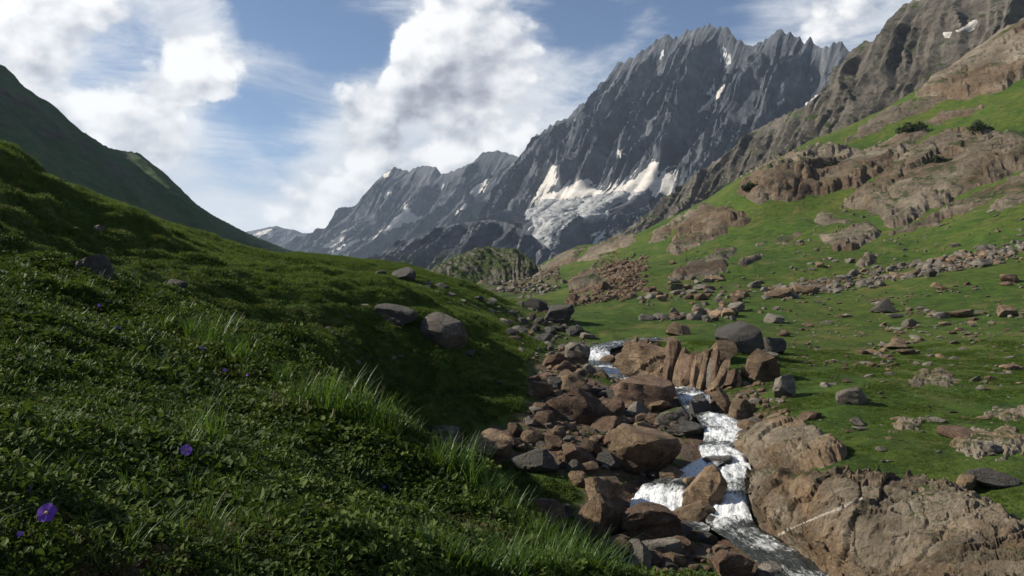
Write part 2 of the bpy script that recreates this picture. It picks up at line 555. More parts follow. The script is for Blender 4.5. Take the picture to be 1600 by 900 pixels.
def leaf_material(name, lo, hi, trans=.35, rough=.45, spec=.4):
    m = bpy.data.materials.new(name); m.use_nodes = True; m.node_tree.nodes.clear(); MATS[name] = m
    g = NT(m.node_tree)
    P = g.new('ShaderNodeNewGeometry').outputs['Position']
    rnd = g.new('ShaderNodeObjectInfo').outputs['Random']
    k = g.math('ADD', g.math('MULTIPLY', rnd, .45), g.math('MULTIPLY', g.noise(P, 1.1, 5, .65), .75), clamp=True)
    c = g.mix(g.smooth(k, .2, .85), lo, hi)
    bs = g.new('ShaderNodeBsdfPrincipled'); g.put(bs.inputs['Base Color'], c); set_spec(bs, rough, spec)
    tr = g.new('ShaderNodeBsdfTranslucent'); g.put(tr.inputs[0], g.mix(.5, c, (.10, .16, .012)))
    mx = g.new('ShaderNodeMixShader'); mx.inputs[0].default_value = trans
    g.put(mx.inputs[1], bs.outputs[0]); g.put(mx.inputs[2], tr.outputs[0])
    out = g.new('ShaderNodeOutputMaterial'); g.put(out.inputs[0], mx.outputs[0])
    return m


leaf_material('herb_leaf', (.012, .030, .009), (.078, .108, .022), .22, .7, .12)
leaf_material('moss_leaf', (.022, .034, .007), (.060, .072, .015), .25, .7, .12)
leaf_material('grass_blade', (.020, .060, .008), (.060, .125, .018), .45, .45, .35)
leaf_material('turf_blade', (.018, .044, .008), (.088, .132, .022), .40, .6, .15)
leaf_material('dry_leaf', (.035, .024, .012), (.10, .075, .035), .15, .8, .1)
leaf_material('dry_stalk', (.10, .085, .045), (.22, .19, .12), .2, .7, .2)
leaf_material('shrub_leaf', (.008, .014, .007), (.022, .034, .014), .15, .6, .2)
leaf_material('petal', (.115, .035, .33), (.19, .07, .46), .30, .6, .2)
leaf_material('flower_centre', (.35, .25, .08), (.45, .33, .12), .1, .6, .2)

# ---------------------------------------------------------------- the ground: one sheet from here to the foot of the mountains
COLS = {
    -1200: [(1, 560), (3, 390), (8, 270), (20, 150), (50, 60, 'c')],
    -400: [(1.2, 780), (2.5, 600), (5, 490), (9, 410), (14, 340), (25, 230), (45, 90, 'c')],
    0: [(1.2, 900), (2, 720), (3.5, 590), (5.5, 520), (8, 470), (14, 408), (17, 393), (24, 345), (34, 290), (45, 256, 'c')],
    100: [(1.6, 830), (13, 455), (15, 462), (18, 440), (26, 385), (50, 294, 'c')],
    200: [(1.5, 900), (2.2, 780), (4, 625), (8, 515), (12, 480), (14, 497), (17, 465), (27, 400), (38, 364), (55, 332, 'c')],
    300: [(2.7, 740), (10.5, 515), (12.5, 548), (16, 522), (24, 455), (36, 410), (62, 374, 'c')],
    400: [(1.9, 900), (3.4, 700), (5.5, 620), (9.5, 558), (11, 625), (14, 618), (20, 532), (30, 465), (48, 418), (70, 398, 'c')],
    530: [(8, 604), (9.5, 725), (13, 725), (20, 612), (26, 548), (34, 492), (50, 442), (75, 418, 'c')],
    640: [(2.4, 900), (4, 760), (6, 692), (7.5, 850), (13, 870), (22, 705), (29, 605), (36, 522), (48, 470), (75, 434, 'c')],
    700: [(5.2, 720), (7, 910), (13, 890), (23, 725), (31, 620), (38, 535), (52, 482), (78, 450, 'c')],
    760: [(4.9, 752), (6.5, 960), (13, 905), (24, 742), (31, 645), (40, 565), (56, 500), (80, 468), (120, 460), (180, 450), (260, 440)],
    830: [(2.9, 910), (3.6, 850), (4.4, 800), (6, 1010), (14, 930), (21, 800), (28, 690), (35, 628), (46, 560), (62, 510), (80, 490), (120, 470), (170, 455), (260, 432)],
    900: [(4, 850), (5.5, 1050), (14, 970), (18, 890), (22, 800), (28, 700), (40, 608), (56, 545), (85, 500), (120, 472), (170, 440), (220, 402), (262, 384, 'c')],
    1000: [(3.6, 905), (5, 1100), (14, 1020), (20, 855), (25, 775), (30, 700), (41, 606), (45.5, 546), (56, 528), (75, 505), (110, 460), (160, 415), (200, 380), (225, 364, 'c')],
    1100: [(4, 930), (6, 1130), (15, 1010), (20, 860), (28, 700), (37.5, 617), (41.5, 549), (52, 526), (70, 500), (115, 450), (165, 400), (200, 352), (230, 323, 'c')],
    1200: [(5, 1000), (17, 945), (20, 860), (24.5, 735), (30, 655), (38, 590), (48, 548), (70, 500), (108, 452), (140, 405), (180, 345), (205, 290), (235, 259, 'c')],
    1300: [(5, 1050), (14, 1050), (18.2, 905), (20.8, 750), (23.5, 708), (30, 640), (47, 552), (70, 500), (105, 450), (125, 420), (155, 370), (195, 300), (270, 210, 'c')],
    1450: [(6, 1080), (13, 1010), (16.5, 890), (19.8, 768), (29, 645), (46, 552), (70, 490), (95, 440), (120, 400), (150, 340), (190, 270), (230, 200), (290, 132, 'c')],
    1600: [(6, 1080), (13, 960), (15, 900), (18, 785), (28, 650), (45, 550), (80, 450), (100, 402), (130, 330), (165, 250), (220, 150), (310, 24, 'c')],
    2000: [(6, 1050), (15, 850), (28, 600), (45, 500), (80, 400), (130, 250), (200, 100), (310, -100, 'c')],
    2600: [(8, 900), (20, 700), (45, 450), (100, 250), (250, -50), (320, -120, 'c')],
}
ctrl = []
for u, pts in COLS.items():
    for p in pts:
        d, v = p[0], p[1]
        ctrl.append((u, v, d))
        if len(p) == 3:
            ctrl += [(u, v + 16, d * 1.25), (u, v + 50, d * 1.8), (u, v + .6 * max(435 - v, 0) + 20, d * 4)]
for u in (-1200, -400, 200, 600, 900, 1300, 1800):
    ctrl.append((u, 425 if u < 1000 else 400, 1800.0)); ctrl.append((u, 425, 6000.0))
for (u, z, d) in [(-1200, -.35, .5), (-400, -.62, .6), (100, -.85, .7), (800, -1.25, .9), (1300, -1.6, 1.0), (2000, -2.2, 1.2), (2600, -3.0, 1.5)]:
    ctrl.append((u, 450 - z / d * F, d))
cp = np.array([px(*c) for c in ctrl])
c_r = np.hypot(cp[:, 0], cp[:, 1]); c_th = np.arctan2(cp[:, 0], cp[:, 1])
CX = np.stack([c_th * 1.9, np.log(c_r)], 1); CV = cp[:, 2] / c_r


def tps(d2):
    return np.where(d2 > 1e-12, .5 * d2 * np.log(np.maximum(d2, 1e-12)), 0)


n_c = len(CX)
K = tps(((CX[:, None] - CX[None]) ** 2).sum(-1)) + np.eye(n_c) * 2e-4
Pm = np.concatenate([np.ones((n_c, 1)), CX], 1)
A = np.block([[K, Pm], [Pm.T, np.zeros((3, 3))]])
sol = np.linalg.solve(A, np.concatenate([CV, np.zeros(3)]))


def base_t(th, lr):
    s = th.shape
    q = np.stack([th.ravel() * 1.9, lr.ravel()], 1)
    out = sol[n_c] + q @ sol[n_c + 1:]
    for i in range(n_c):
        dx = q[:, 0] - CX[i, 0]; dy = q[:, 1] - CX[i, 1]
        out += sol[i] * tps(dx * dx + dy * dy)
    return out.reshape(s)


# the stream: where it runs, height of the water, half width
STREAM = [px(*p) for p in [(1330, 945, 16.6), (1270, 897, 18.2), (1205, 850, 20.2), (1140, 806, 22.4), (1148, 772, 23.9), (1148, 735, 25.8),
                           (1128, 705, 27.6), (1140, 672, 29.8), (1100, 640, 32.8), (1078, 612, 36.0), (1030, 600, 40.0), (965, 583, 44.2), (938, 562, 48.6), (935, 545, 52.5), (965, 534, 56), (1020, 526, 62)]]
SW = [.62, .58, .55, .52, .34, .48, .62, .74, .56, .58, .66, .75, .62, .7, .9, .7]
SIDE = [px(*p) for p in [(1118, 714, 27.0), (1075, 735, 26.0), (1040, 762, 24.8), (1025, 790, 23.6), (1050, 815, 22.5), (1110, 818, 22.1)]]
SIDEW = [.4, .42, .55, .6, .5, .35]


def catmull(P, W, step):
    P = np.asarray(P); W = np.asarray(W)
    seg = np.linalg.norm(np.diff(P, axis=0), axis=1); s = np.concatenate([[0], np.cumsum(seg)])
    n = int(s[-1] / step) + 2
    t = np.linspace(0, s[-1], n)
    out = np.zeros((n, 4))
    Q = np.concatenate([P, W[:, None]], 1)
    m = np.gradient(Q, s, axis=0)
    i = np.clip(np.searchsorted(s, t, side='right') - 1, 0, len(s) - 2)
    h = (s[i + 1] - s[i]); x = ((t - s[i]) / h)[:, None]; h = h[:, None]
    out = (2 * x**3 - 3 * x**2 + 1) * Q[i] + (x**3 - 2 * x**2 + x) * h * m[i] + (-2 * x**3 + 3 * x**2) * Q[i + 1] + (x**3 - x**2) * h * m[i + 1]
    return out[:, :3], out[:, 3], t


S_P, S_W, S_T = catmull(STREAM, SW, .35)
D_P, D_W, D_T = catmull(SIDE, SIDEW, .35)


def carve(x, y, z):
    """sink the stream bed into the ground"""
    m = (y > 12) & (y < 75) & (x > 0) & (x < 18)
    if not m.any(): return z, np.zeros_like(z)
    xm, ym, zm = x[m], y[m], z[m].copy(); wet = np.zeros_like(zm)
    for P, W in ((S_P, S_W), (D_P, D_W)):
        d2 = np.full(xm.shape, 1e9); zi = np.zeros_like(xm); wi = np.ones_like(xm)
        for k in range(len(P)):
            q = (xm - P[k, 0]) ** 2 + (ym - P[k, 1]) ** 2
            b = q < d2
            d2[b] = q[b]; zi[b] = P[k, 2]; wi[b] = W[k]
        d = np.sqrt(d2)
        f = 1 - sstep(d, wi * .85, wi + 1.3)
        zm = zm * (1 - f) + (zi - .35) * f
        wet = np.maximum(wet, 1 - sstep(d, wi, wi + 3.2))
    z = z.copy(); z[m] = zm
    w = np.zeros_like(z); w[m] = wet
    return z, w


def ground_height(th, lr):
    r = np.exp(lr); x = r * np.sin(th); y = r * np.cos(th)
    z = base_t(th, lr) * r
    # roughness: hummocks and terracettes, as large as the distance lets one see
    meadow = sstep(th, .10, .22) * sstep(r, 14, 20) * (1 - sstep(r, 100, 140))
    amp = 1 - .62 * meadow
    spur = sstep(r, 9, 14) * (1 - .85 * sstep(r, 36, 56)) * (1 - sstep(r, 70, 90)) * (1 - sstep(th, -.05, .05))
    for k, L in enumerate([70, 34, 17, 8, 4, 2, 1, .5, .25, .12]):
        w = np.minimum(1, .022 * r / (.035 * L)) * sstep(L / (.012 * r), .5, 1.5)
        a = .046 * L * amp
        n = perlin2(x / L, y / L, 40 + k)
        if L in (8, 4, 2, 1, .5): a = a * (1 + 1.7 * spur)
        z = z + a * w * n
    # sheep-track terraces on the shaded spur
    terr = (1 - 2 * np.abs(perlin2(x / 11, z / .9 + y / 40, 77))) * .32 * spur * sstep(r, 14, 24)
    z = z + terr
    tus = spur + .55 * (1 - sstep(r, 9, 14)) * (th < .3)
    for L, a_ in ((1.7, .16), (.8, .085), (.38, .04)):
        ww = np.minimum(1, .012 * r / a_ * .9) * sstep(L / (.012 * r), .6, 1.6)
        z = z + a_ * ww * tus * (.5 - 1.7 * np.abs(perlin2(x / L, y / L, 140 + int(L * 10))))
    z, wet = carve(x, y, z)
    return x, y, z, wet


rows = np.concatenate([np.linspace(math.log(.45), math.log(1.2), 30)[:-1], np.linspace(math.log(1.2), math.log(4.5), 130)[:-1],
                       np.linspace(math.log(4.5), math.log(16), 150)[:-1], np.linspace(math.log(16), math.log(85), 330)[:-1],
                       np.linspace(math.log(85), math.log(340), 230)[:-1], np.linspace(math.log(340), math.log(7000), 60)])
ths = np.concatenate([np.linspace(R(-100), R(-36), 50)[:-1], np.linspace(R(-36), R(36), 600)[:-1], np.linspace(R(36), R(100), 50)])
TH, LR = np.meshgrid(ths, rows)
GX, GY, GZ, GW = ground_height(TH, LR)
GP = np.stack([GX, GY, GZ], -1)
GV = 450 - F * GZ / np.maximum(GY, .02)          # how high each point stands in the picture


def ground_at(x, y):
    """height of the ground at plan points"""
    x = np.asarray(x, float); y = np.asarray(y, float)
    th = np.arctan2(x, y); lr = np.log(np.maximum(np.hypot(x, y), .46))
    j = np.clip(np.searchsorted(ths, th) - 1, 0, len(ths) - 2); i = np.clip(np.searchsorted(rows, lr) - 1, 0, len(rows) - 2)
    a = np.clip((th - ths[j]) / (ths[j + 1] - ths[j]), 0, 1); b = np.clip((lr - rows[i]) / (rows[i + 1] - rows[i]), 0, 1)
    return (GZ[i, j] * (1 - a) + GZ[i, j + 1] * a) * (1 - b) + (GZ[i + 1, j] * (1 - a) + GZ[i + 1, j + 1] * a) * b


def hit(u, v, dmin=1.0):
    """the first ground point along a line of sight"""
    th = math.atan2(u - 800, F)
    j = int(np.clip(np.searchsorted(ths, th) - 1, 0, len(ths) - 2)); a = (th - ths[j]) / (ths[j + 1] - ths[j])
    vv = GV[:, j] * (1 - a) + GV[:, j + 1] * a
    d = np.exp(rows) * math.cos(th)
    ok = np.where((vv[1:] <= v) & (vv[:-1] > v) & (d[1:] > dmin))[0]
    if len(ok) == 0:
        k = int(np.argmin(np.where(d > dmin, np.abs(vv - v), 1e9))); dd = d[k]
    else:
        k = ok[0]; t = (vv[k] - v) / (vv[k] - vv[k + 1]); dd = d[k] * (1 - t) + d[k + 1] * t
    return np.array([(u - 800) / F * dd, dd, float(ground_at((u - 800) / F * dd, dd))])


UU, VV = proj(GP)
rub = GW * .75
for poly, w, dmin, soft in [([(820, 560), (900, 520), (960, 540), (1000, 600), (1060, 660), (1080, 760), (1130, 900), (960, 900), (880, 830), (900, 760), (760, 720), (740, 670), (820, 640)], .62, 14, 30),
                      ([(1120, 580), (1200, 560), (1250, 640), (1240, 690), (1130, 680)], .45, 14, 14),
                      ([(880, 480), (900, 430), (960, 398), (1012, 400), (1010, 440), (985, 470)], .55, 60, 14),
                      ([(735, 450), (790, 425), (870, 415), (880, 450), (800, 470), (760, 462)], .50, 90, 12),
                      ([(1180, 470), (1200, 450), (1330, 430), (1450, 410), (1600, 378), (1700, 350), (1700, 390), (1600, 405), (1450, 430), (1330, 452)], .42, 60, 10),
                      ([(1000, 480), (1020, 440), (1120, 425), (1190, 440), (1180, 475), (1080, 490)], .35, 60, 14),
                      ([(760, 470), (880, 480), (940, 530), (860, 570), (800, 540)], .30, 60, 14)]:
    s = poly_sd(UU, VV, poly)
    rub = np.maximum(rub, w * sstep(s, -soft, soft) * (GY > dmin) * (GY < 320))
nr, nc = TH.shape
me = mesh_from('ground', GP.reshape(-1, 3), grid_faces(nr, nc)[:, ::-1], MATS['turf'])
attr(me, 'rubble', rub)
soilm = (perlin2(GX / .35, GY / .35, 5) * .6 + perlin2(GX / 1.1, GY / 1.1, 8) * .7)
attr(me, 'soil', (1 - sstep(soilm, -.55, -.25)) * (np.exp(LR) < 22) * (TH < .3))
tag(obj('ground', me), 'grassy valley ground with a dark spur, a sunlit meadow and steep slopes', kind='structure')


# ---------------------------------------------------------------- mountains and far slopes
SURF = {}


def zigzag(t, lo, hi, seed, skew=.62):
    """sharp ribs and clefts: a broken line over t with uneven spacing and height"""
    g = np.random.default_rng(seed)
    k = [float(t.min()) - hi]; v = [0.0]
    while k[-1] < t.max() + hi:
        w = g.uniform(lo, hi)
        k += [k[-1] + w * skew * g.uniform(.85, 1.15), k[-1] + w]; v += [g.uniform(.6, 1.0), g.uniform(0, .28)]
    return np.interp(t, np.sort(k), v)


def face(name, sky, D, mat, label, slope_prof, Sk, na, ns, ribs, jag, a_scale, seed, back=.35, kind='structure', grassy=None, lean=0.0, fine=1.0, calm=None):
    """a mountain side: falls away from its crest line along the plan direction D"""
    sky = np.array([px(*p) for p in sky])
    seg = np.hypot(*np.diff(sky[:, :2], axis=0).T); s = np.concatenate([[0], np.cumsum(seg)])
    a = np.linspace(0, s[-1], na)
    C = np.stack([np.interp(a, s, sky[:, k]) for k in range(3)], 1)
    D = np.array(D) / np.hypot(*D)
    H = np.interp(a, s, np.convolve(np.pad(sky[:, 2], 3, 'edge'), np.ones(7) / 7, 'valid'))
    S = Sk * np.maximum(H, .2 * H.max())
    q = np.concatenate([np.linspace(-back, 0, max(6, ns // 10))[:-1], np.linspace(0, 1, ns) ** 1.15])
    AA, QQ = np.meshgrid(a, q)
    X = C[None, :, 0] + D[0] * QQ * S[None]; Y = C[None, :, 1] + D[1] * QQ * S[None]
    drop = np.interp(np.abs(QQ), *np.array(slope_prof).T) * H[None]
    drop = np.where(QQ < 0, np.abs(QQ) * 1.1 * H[None], drop)
    Z = C[None, :, 2] - drop
    sm = QQ * S[None]
    u_ = a_scale / 185.0
    wp = 16 * u_ * perlin2(AA / (95 * u_), sm / (170 * u_), seed + 5) + 6 * u_ * perlin2(AA / (30 * u_), sm / (60 * u_), seed + 6)
    t1 = AA + lean * sm + wp
    n1 = zigzag(t1, 75 * u_, 165 * u_, seed)
    n2 = zigzag(t1 + wp * .5, 20 * u_, 52 * u_, seed + 1, .6) * (.55 + .9 * np.clip(perlin2(AA / (60 * u_), sm / (110 * u_), seed + 9) + .4, 0, 1))
    n5 = zigzag(t1 + wp, 6 * u_, 16 * u_, seed + 2, .55) * (.3 + 1.2 * np.clip(perlin2(AA / (25 * u_), sm / (40 * u_), seed + 12) + .4, 0, 1))
    n3 = fbm2(X / (a_scale * .10), (Y * .6 + Z) / (a_scale * .10), 4, seed + 31, .6)
    n4 = ridged2(X / (a_scale * .5), (Z * 1.3 + Y * .4) / (a_scale * .35), 4, seed + 44, .55)
    env = sstep(QQ, .0, .12) * (1 - .35 * sstep(QQ, .6, 1.0))
    amp1 = .75 + .5 * perlin2(AA / (150 * u_), sm / (260 * u_), seed + 15)
    disp = ribs * (.95 * amp1 * (n1 - .45) + .30 * (n2 - .35) + .11 * (n5 - .3) + .07 * (n4 - .4)) * env + ribs * .022 * n3 * fine * (.3 + env)
    if calm is not None:      # a hollow where ice has smoothed the ribs away
        cu, cv_ = proj(np.stack([X, Y, Z], -1))
        disp = disp * (1 - .80 * sstep(poly_sd(cu, cv_, calm), -14, 10))
    Z = Z + disp * .75
    X = X + D[0] * disp * .55; Y = Y + D[1] * disp * .55
    Z = Z + jag * (zigzag(t1, 14 * u_, 50 * u_, seed + 60, .5) - .5 + .35 * fbm2(AA / (a_scale * .07), QQ * 3, 3, seed + 64, .6)) * (1 - sstep(np.abs(QQ), 0, .15))
    P = np.stack([X, Y, Z], -1)
    me = mesh_from(name, P.reshape(-1, 3), grid_faces(*QQ.shape), mat, True, 24 if ribs > 15 else None)
    attr(me, 'gully', np.clip(1.02 - n1 * .75 - n2 * .45, 0, 1) * sstep(QQ, .0, .05) * 1.0)
    gv = np.zeros_like(QQ) if grassy is None else grassy(P, QQ)
    attr(me, 'grassy', gv)
    attr(me, 'strike', np.stack([AA + lean * sm, sm * .30, Z * .25], -1), 'FLOAT_VECTOR')
    o = tag(obj(name, me), label, None, None, kind)
    SURF[name] = P
    return o


BIG = [(800, 300, 2750), (810, 250, 2700), (822, 232, 2670), (835, 216, 2640), (855, 200, 2600), (870, 189, 2570), (888, 184, 2540), (893, 176, 2530), (905, 166, 2500), (922, 153, 2470), (930, 148, 2455),
       (937, 134, 2440), (952, 122, 2410), (958, 108, 2400), (966, 99, 2385), (980, 93, 2360), (992, 90, 2340), (997, 83, 2330), (1008, 78, 2310), (1020, 66, 2290), (1026, 63, 2280), (1035, 57, 2265), (1044, 54, 2250), (1052, 60, 2240),
       (1062, 55, 2220), (1070, 49, 2210), (1080, 46, 2190), (1090, 43, 2170), (1100, 41, 2150), (1110, 37, 2135), (1117, 46, 2120), (1124, 43, 2110), (1132, 40, 2100), (1140, 47, 2085), (1146, 52, 2070),
       (1153, 60, 2060), (1163, 68, 2045), (1170, 73, 2030), (1175, 68, 2020), (1186, 66, 2000), (1197, 60, 1985), (1210, 51, 1965), (1219, 45, 1950), (1230, 49, 1935), (1240, 55, 1920), (1250, 60, 1905), (1258, 66, 1890), (1266, 59, 1880), (1272, 66, 1870), (1280, 72, 1855), (1288, 75, 1845),
       (1300, 68, 1825), (1311, 65, 1810), (1322, 72, 1795), (1332, 79, 1780), (1350, 90, 1760), (1400, 110, 1700), (1500, 150, 1600), (1600, 200, 1500)]
face('grey_mountain', BIG, (-.70, -.71), MATS['mountain_rock'], 'jagged slate grey rock mountain with fluted ribs and snow streaks',
     [(0, 0), (.18, .30), (.42, .66), (.52, .74), (.66, .80), (.80, .95), (1, 1.12)], 1.18, 560, 290, 120, 12, 185, 3, lean=.02, calm=[(815, 345), (850, 300), (862, 250), (880, 290), (960, 285), (1020, 250), (1060, 262), (1062, 302), (1010, 312), (950, 345), (870, 370), (850, 410), (815, 405)])
FAR = [(470, 372, 4700), (482, 365, 4600), (500, 358, 4500), (520, 353, 4400), (538, 348, 4300), (548, 332, 4250), (560, 318, 4200), (575, 300, 4150), (590, 283, 4100), (602, 270, 4060), (616, 261, 4000), (626, 264, 3980), (640, 268, 3940), (646, 263, 3920), (658, 259, 3890),
       (675, 260, 3840), (682, 262, 3820), (687, 275, 3800), (694, 271, 3780), (706, 268, 3750), (720, 262, 3700), (735, 255, 3660), (741, 251, 3640), (752, 240, 3610), (762, 237, 3580), (778, 235, 3540), (790, 238, 3510), (803, 243, 3470), (820, 250, 3430), (860, 270, 3300), (920, 300, 3200)]
face('far_mountain', FAR, (-.64, -.77), MATS['far_rock'], 'distant blue grey mountain with snow patches at the valley head',
     [(0, 0), (.25, .42), (.5, .70), (.75, .9), (1, 1.12)], 1.35, 400, 190, 125, 8, 280, 9, lean=.15, grassy=lambda P, Q: sstep(Q, .55, .95) * .35)
LOWR = [(330, 372, 5600), (385, 362, 5600), (405, 358, 5600), (420, 355, 5600), (432, 353, 5600), (445, 357, 5600), (460, 359, 5600), (473, 364, 5600), (485, 366, 5600), (500, 362, 5600), (525, 354, 5600), (560, 350, 5600), (620, 350, 5600)]
face('low_ridge', LOWR, (-.1, -.99), MATS['far_rock'], 'low distant ridge with snow closing the valley head',
     [(0, 0), (.5, .55), (1, 1.1)], 3.2, 240, 90, 60, 4, 300, 14, grassy=lambda P, Q: sstep(Q, .35, .7) * .7)
LEFT = [(-1300, -420, 250), (-800, -330, 300), (-500, -195, 340), (-250, -60, 380), (-100, 30, 410), (0, 100, 440), (8, 103, 442), (18, 119, 446), (40, 137, 455), (80, 166, 470), (130, 206, 500), (170, 231, 540), (205, 237, 570), (218, 239, 590), (232, 251, 600), (260, 281, 640),
        (300, 315, 700), (330, 335, 760), (348, 344, 800), (370, 356, 850), (400, 370, 930), (450, 390, 1080), (500, 405, 1250), (560, 420, 1400)]
face('green_hillside', LEFT, (.78, -.62), MATS['hillside_grass'], 'shaded dark green hillside falling steeply towards the valley',
     [(0, 0), (.3, .30), (.6, .62), (1, 1.1)], 1.75, 420, 150, 7, 1.2, 60, 21)
RIDGE = [(900, 400, 1150), (1000, 345, 1020), (1045, 305, 960), (1080, 280, 920), (1120, 250, 870), (1150, 228, 840), (1175, 205, 810), (1205, 190, 780), (1240, 172, 745), (1270, 160, 720), (1290, 138, 700), (1310, 110, 682), (1325, 84, 670), (1340, 72, 660), (1355, 63, 650), (1365, 64, 644), (1380, 48, 634),
         (1395, 33, 626), (1402, 15, 620), (1412, 6, 614), (1440, -2, 600), (1480, -14, 585), (1540, -30, 565), (1600, -50, 550), (1800, -110, 520), (2200, -200, 480)]
face('rocky_ridge', RIDGE, (-.88, -.47), MATS['rock_ridge'], 'steep grey rocky ridge with dark clefts above the brown slabs',
     [(0, 0), (.3, .40), (.6, .70), (1, 1.1)], 1.05, 480, 190, 26, 2.5, 62, 33, lean=-.35)
KN = [(630, 452, 235), (655, 436, 235), (672, 424, 235), (690, 412, 236), (706, 403, 238), (722, 398, 240), (738, 391, 242), (752, 386, 243), (765, 385, 244), (778, 388, 244), (792, 389, 244), (806, 388, 243), (817, 394, 240), (826, 402, 236), (834, 408, 232), (840, 418, 230), (846, 438, 228), (852, 452, 226)]
face('rocky_knoll', KN, (-.25, -.97), MATS['rock_knoll'], 'low rocky knoll with patches of grass on the valley floor',
     [(0, 0), (.25, .13), (.6, .55), (1, 1.15)], 2.3, 220, 110, 1.9, .35, 22, 41, fine=8, lean=-1.0, back=1.5)
FOOT = [(500, 452, 1750), (570, 415, 1640), (592, 401, 1600), (610, 390, 1570), (628, 381, 1550), (650, 370, 1520), (668, 366, 1500), (690, 356, 1470), (712, 349, 1440), (740, 346, 1410), (770, 343, 1380), (800, 350, 1350), (830, 366, 1320), (860, 392, 1300), (900, 410, 1280)]
face('foothill', FOOT, (-.66, -.75), MATS['foothill_rock'], 'grey green rocky foothill below the far mountain',
     [(0, 0), (.4, .45), (.7, .75), (1, 1.1)], 1.9, 240, 110, 34, 2.5, 80, 51, lean=-.2, grassy=lambda P, Q: .12 + sstep(Q, .2, .9) * .40)


def biggest(mask):
    """the largest connected piece of a grid mask"""
    # thicken first so that pieces joined by a shared face stay together
    lab = np.where(mask, np.arange(1, mask.size + 1).reshape(mask.shape), 0)
    for _ in range(4000):
        new = lab.copy()
        for ax, sh in ((0, 1), (0, -1), (1, 1), (1, -1)):
            r = np.roll(lab, sh, ax)
            if ax == 0: r[0 if sh == 1 else -1] = 0
            else: r[:, 0 if sh == 1 else -1] = 0
            new = np.where(mask, np.maximum(new, r), 0)
        # jump towards the root label to converge fast
        flat = np.concatenate([[0], new.ravel()])
        new = np.where(mask, np.maximum(new, flat[new]), 0)
        if (new == lab).all(): break
        lab = new
    ids, cnt = np.unique(lab[lab > 0], return_counts=True)
    return lab == ids[np.argmax(cnt)] if len(ids) else mask


def patch(surf, poly, lift, name, mat, label, cat, group=None, rough=None, dmin=0, dmax=1e9, edge=6.0, wob=5.0, refine=2, seed=0, kind=None, sink=.5, parent=None, blur=0):
    """a slab of rock, ice or snow lying on a surface: bulges out of it inside a plan outline and dips under it outside"""
    u, v = proj(surf)
    poly = np.asarray(poly, float)
    inb = (u > poly[:, 0].min() - 12) & (u < poly[:, 0].max() + 12) & (v > poly[:, 1].min() - 12) & (v < poly[:, 1].max() + 12) & (surf[..., 1] > dmin) & (surf[..., 1] < dmax)
    if not inb.any(): return None
    ii, jj = np.where(inb)
    sub = surf[max(ii.min() - 1, 0):ii.max() + 2, max(jj.min() - 1, 0):jj.max() + 2]
    if blur:
        sub = sub.copy()
        for _ in range(blur):
            q = np.pad(sub, ((1, 1), (1, 1), (0, 0)), 'edge')
            sub = (q[:-2, 1:-1] + q[2:, 1:-1] + q[1:-1, :-2] + q[1:-1, 2:] + 2 * sub) / 6
    k = refine
    nr, nc = sub.shape[:2]
    if nr < 3 or nc < 3: return None
    fi = np.linspace(0, nr - 1, (nr - 1) * k + 1); fj = np.linspace(0, nc - 1, (nc - 1) * k + 1)
    i0 = np.clip(fi.astype(int), 0, nr - 2); j0 = np.clip(fj.astype(int), 0, nc - 2)
    a = (fi - i0)[:, None, None]; b = (fj - j0)[None, :, None]
    Pq = (sub[i0][:, j0] * (1 - a) + sub[i0 + 1][:, j0] * a) * (1 - b) + (sub[i0][:, j0 + 1] * (1 - a) + sub[i0 + 1][:, j0 + 1] * a) * b
    uu, vv = proj(Pq)
    s = poly_sd(uu, vv, poly) + wob * fbm2(uu / 23, vv / 17, 4, 90 + seed, .6)
    du = np.gradient(Pq, axis=1); dv = np.gradient(Pq, axis=0)
    N = np.cross(du, dv); N /= np.linalg.norm(N, axis=-1, keepdims=True) + 1e-9
    N = np.where(N[..., 2:3] < 0, -N, N)
    prof = np.clip(s / edge, -1, 1)
    h = np.where(prof > 0, lift * np.clip(prof, 0, 1) ** .7, sink * lift * prof)
    if rough is not None:
        h = h + rough(Pq, uu, vv) * np.clip(prof + .15, 0, 1)
    Q = Pq + N * h[..., None]
    keep = (s > -edge) & (Pq[..., 1] > dmin) & (Pq[..., 1] < dmax)
    keep = biggest(keep)
    SURF[name] = Q
    f = grid_faces(*keep.shape)
    f = f[keep.ravel()[f].sum(1) >= 3]
    used = np.unique(f); remap = np.full(keep.size, -1); remap[used] = np.arange(len(used))
    me = mesh_from(name, Q.reshape(-1, 3)[used], remap[f], mat, True, 22 if rough is not None and name != 'glacier' else None)
    # faces point outwards
    nn = np.zeros(len(me.polygons) * 3, np.float32); me.polygons.foreach_get('normal', nn)
    if nn.reshape(-1, 3)[:, 2].mean() < 0: me.flip_normals()
    o = obj(name, me, parent)
    return tag(o, label, cat, group, kind)


def rough_ice(P, u, v):
    return 5 * ridged2(P[..., 0] / 60, (P[..., 1] + 1.6 * P[..., 2]) / 26, 3, 5, .5) + 1.5 * fbm2(P[..., 0] / 14, P[..., 2] / 9, 3, 6)


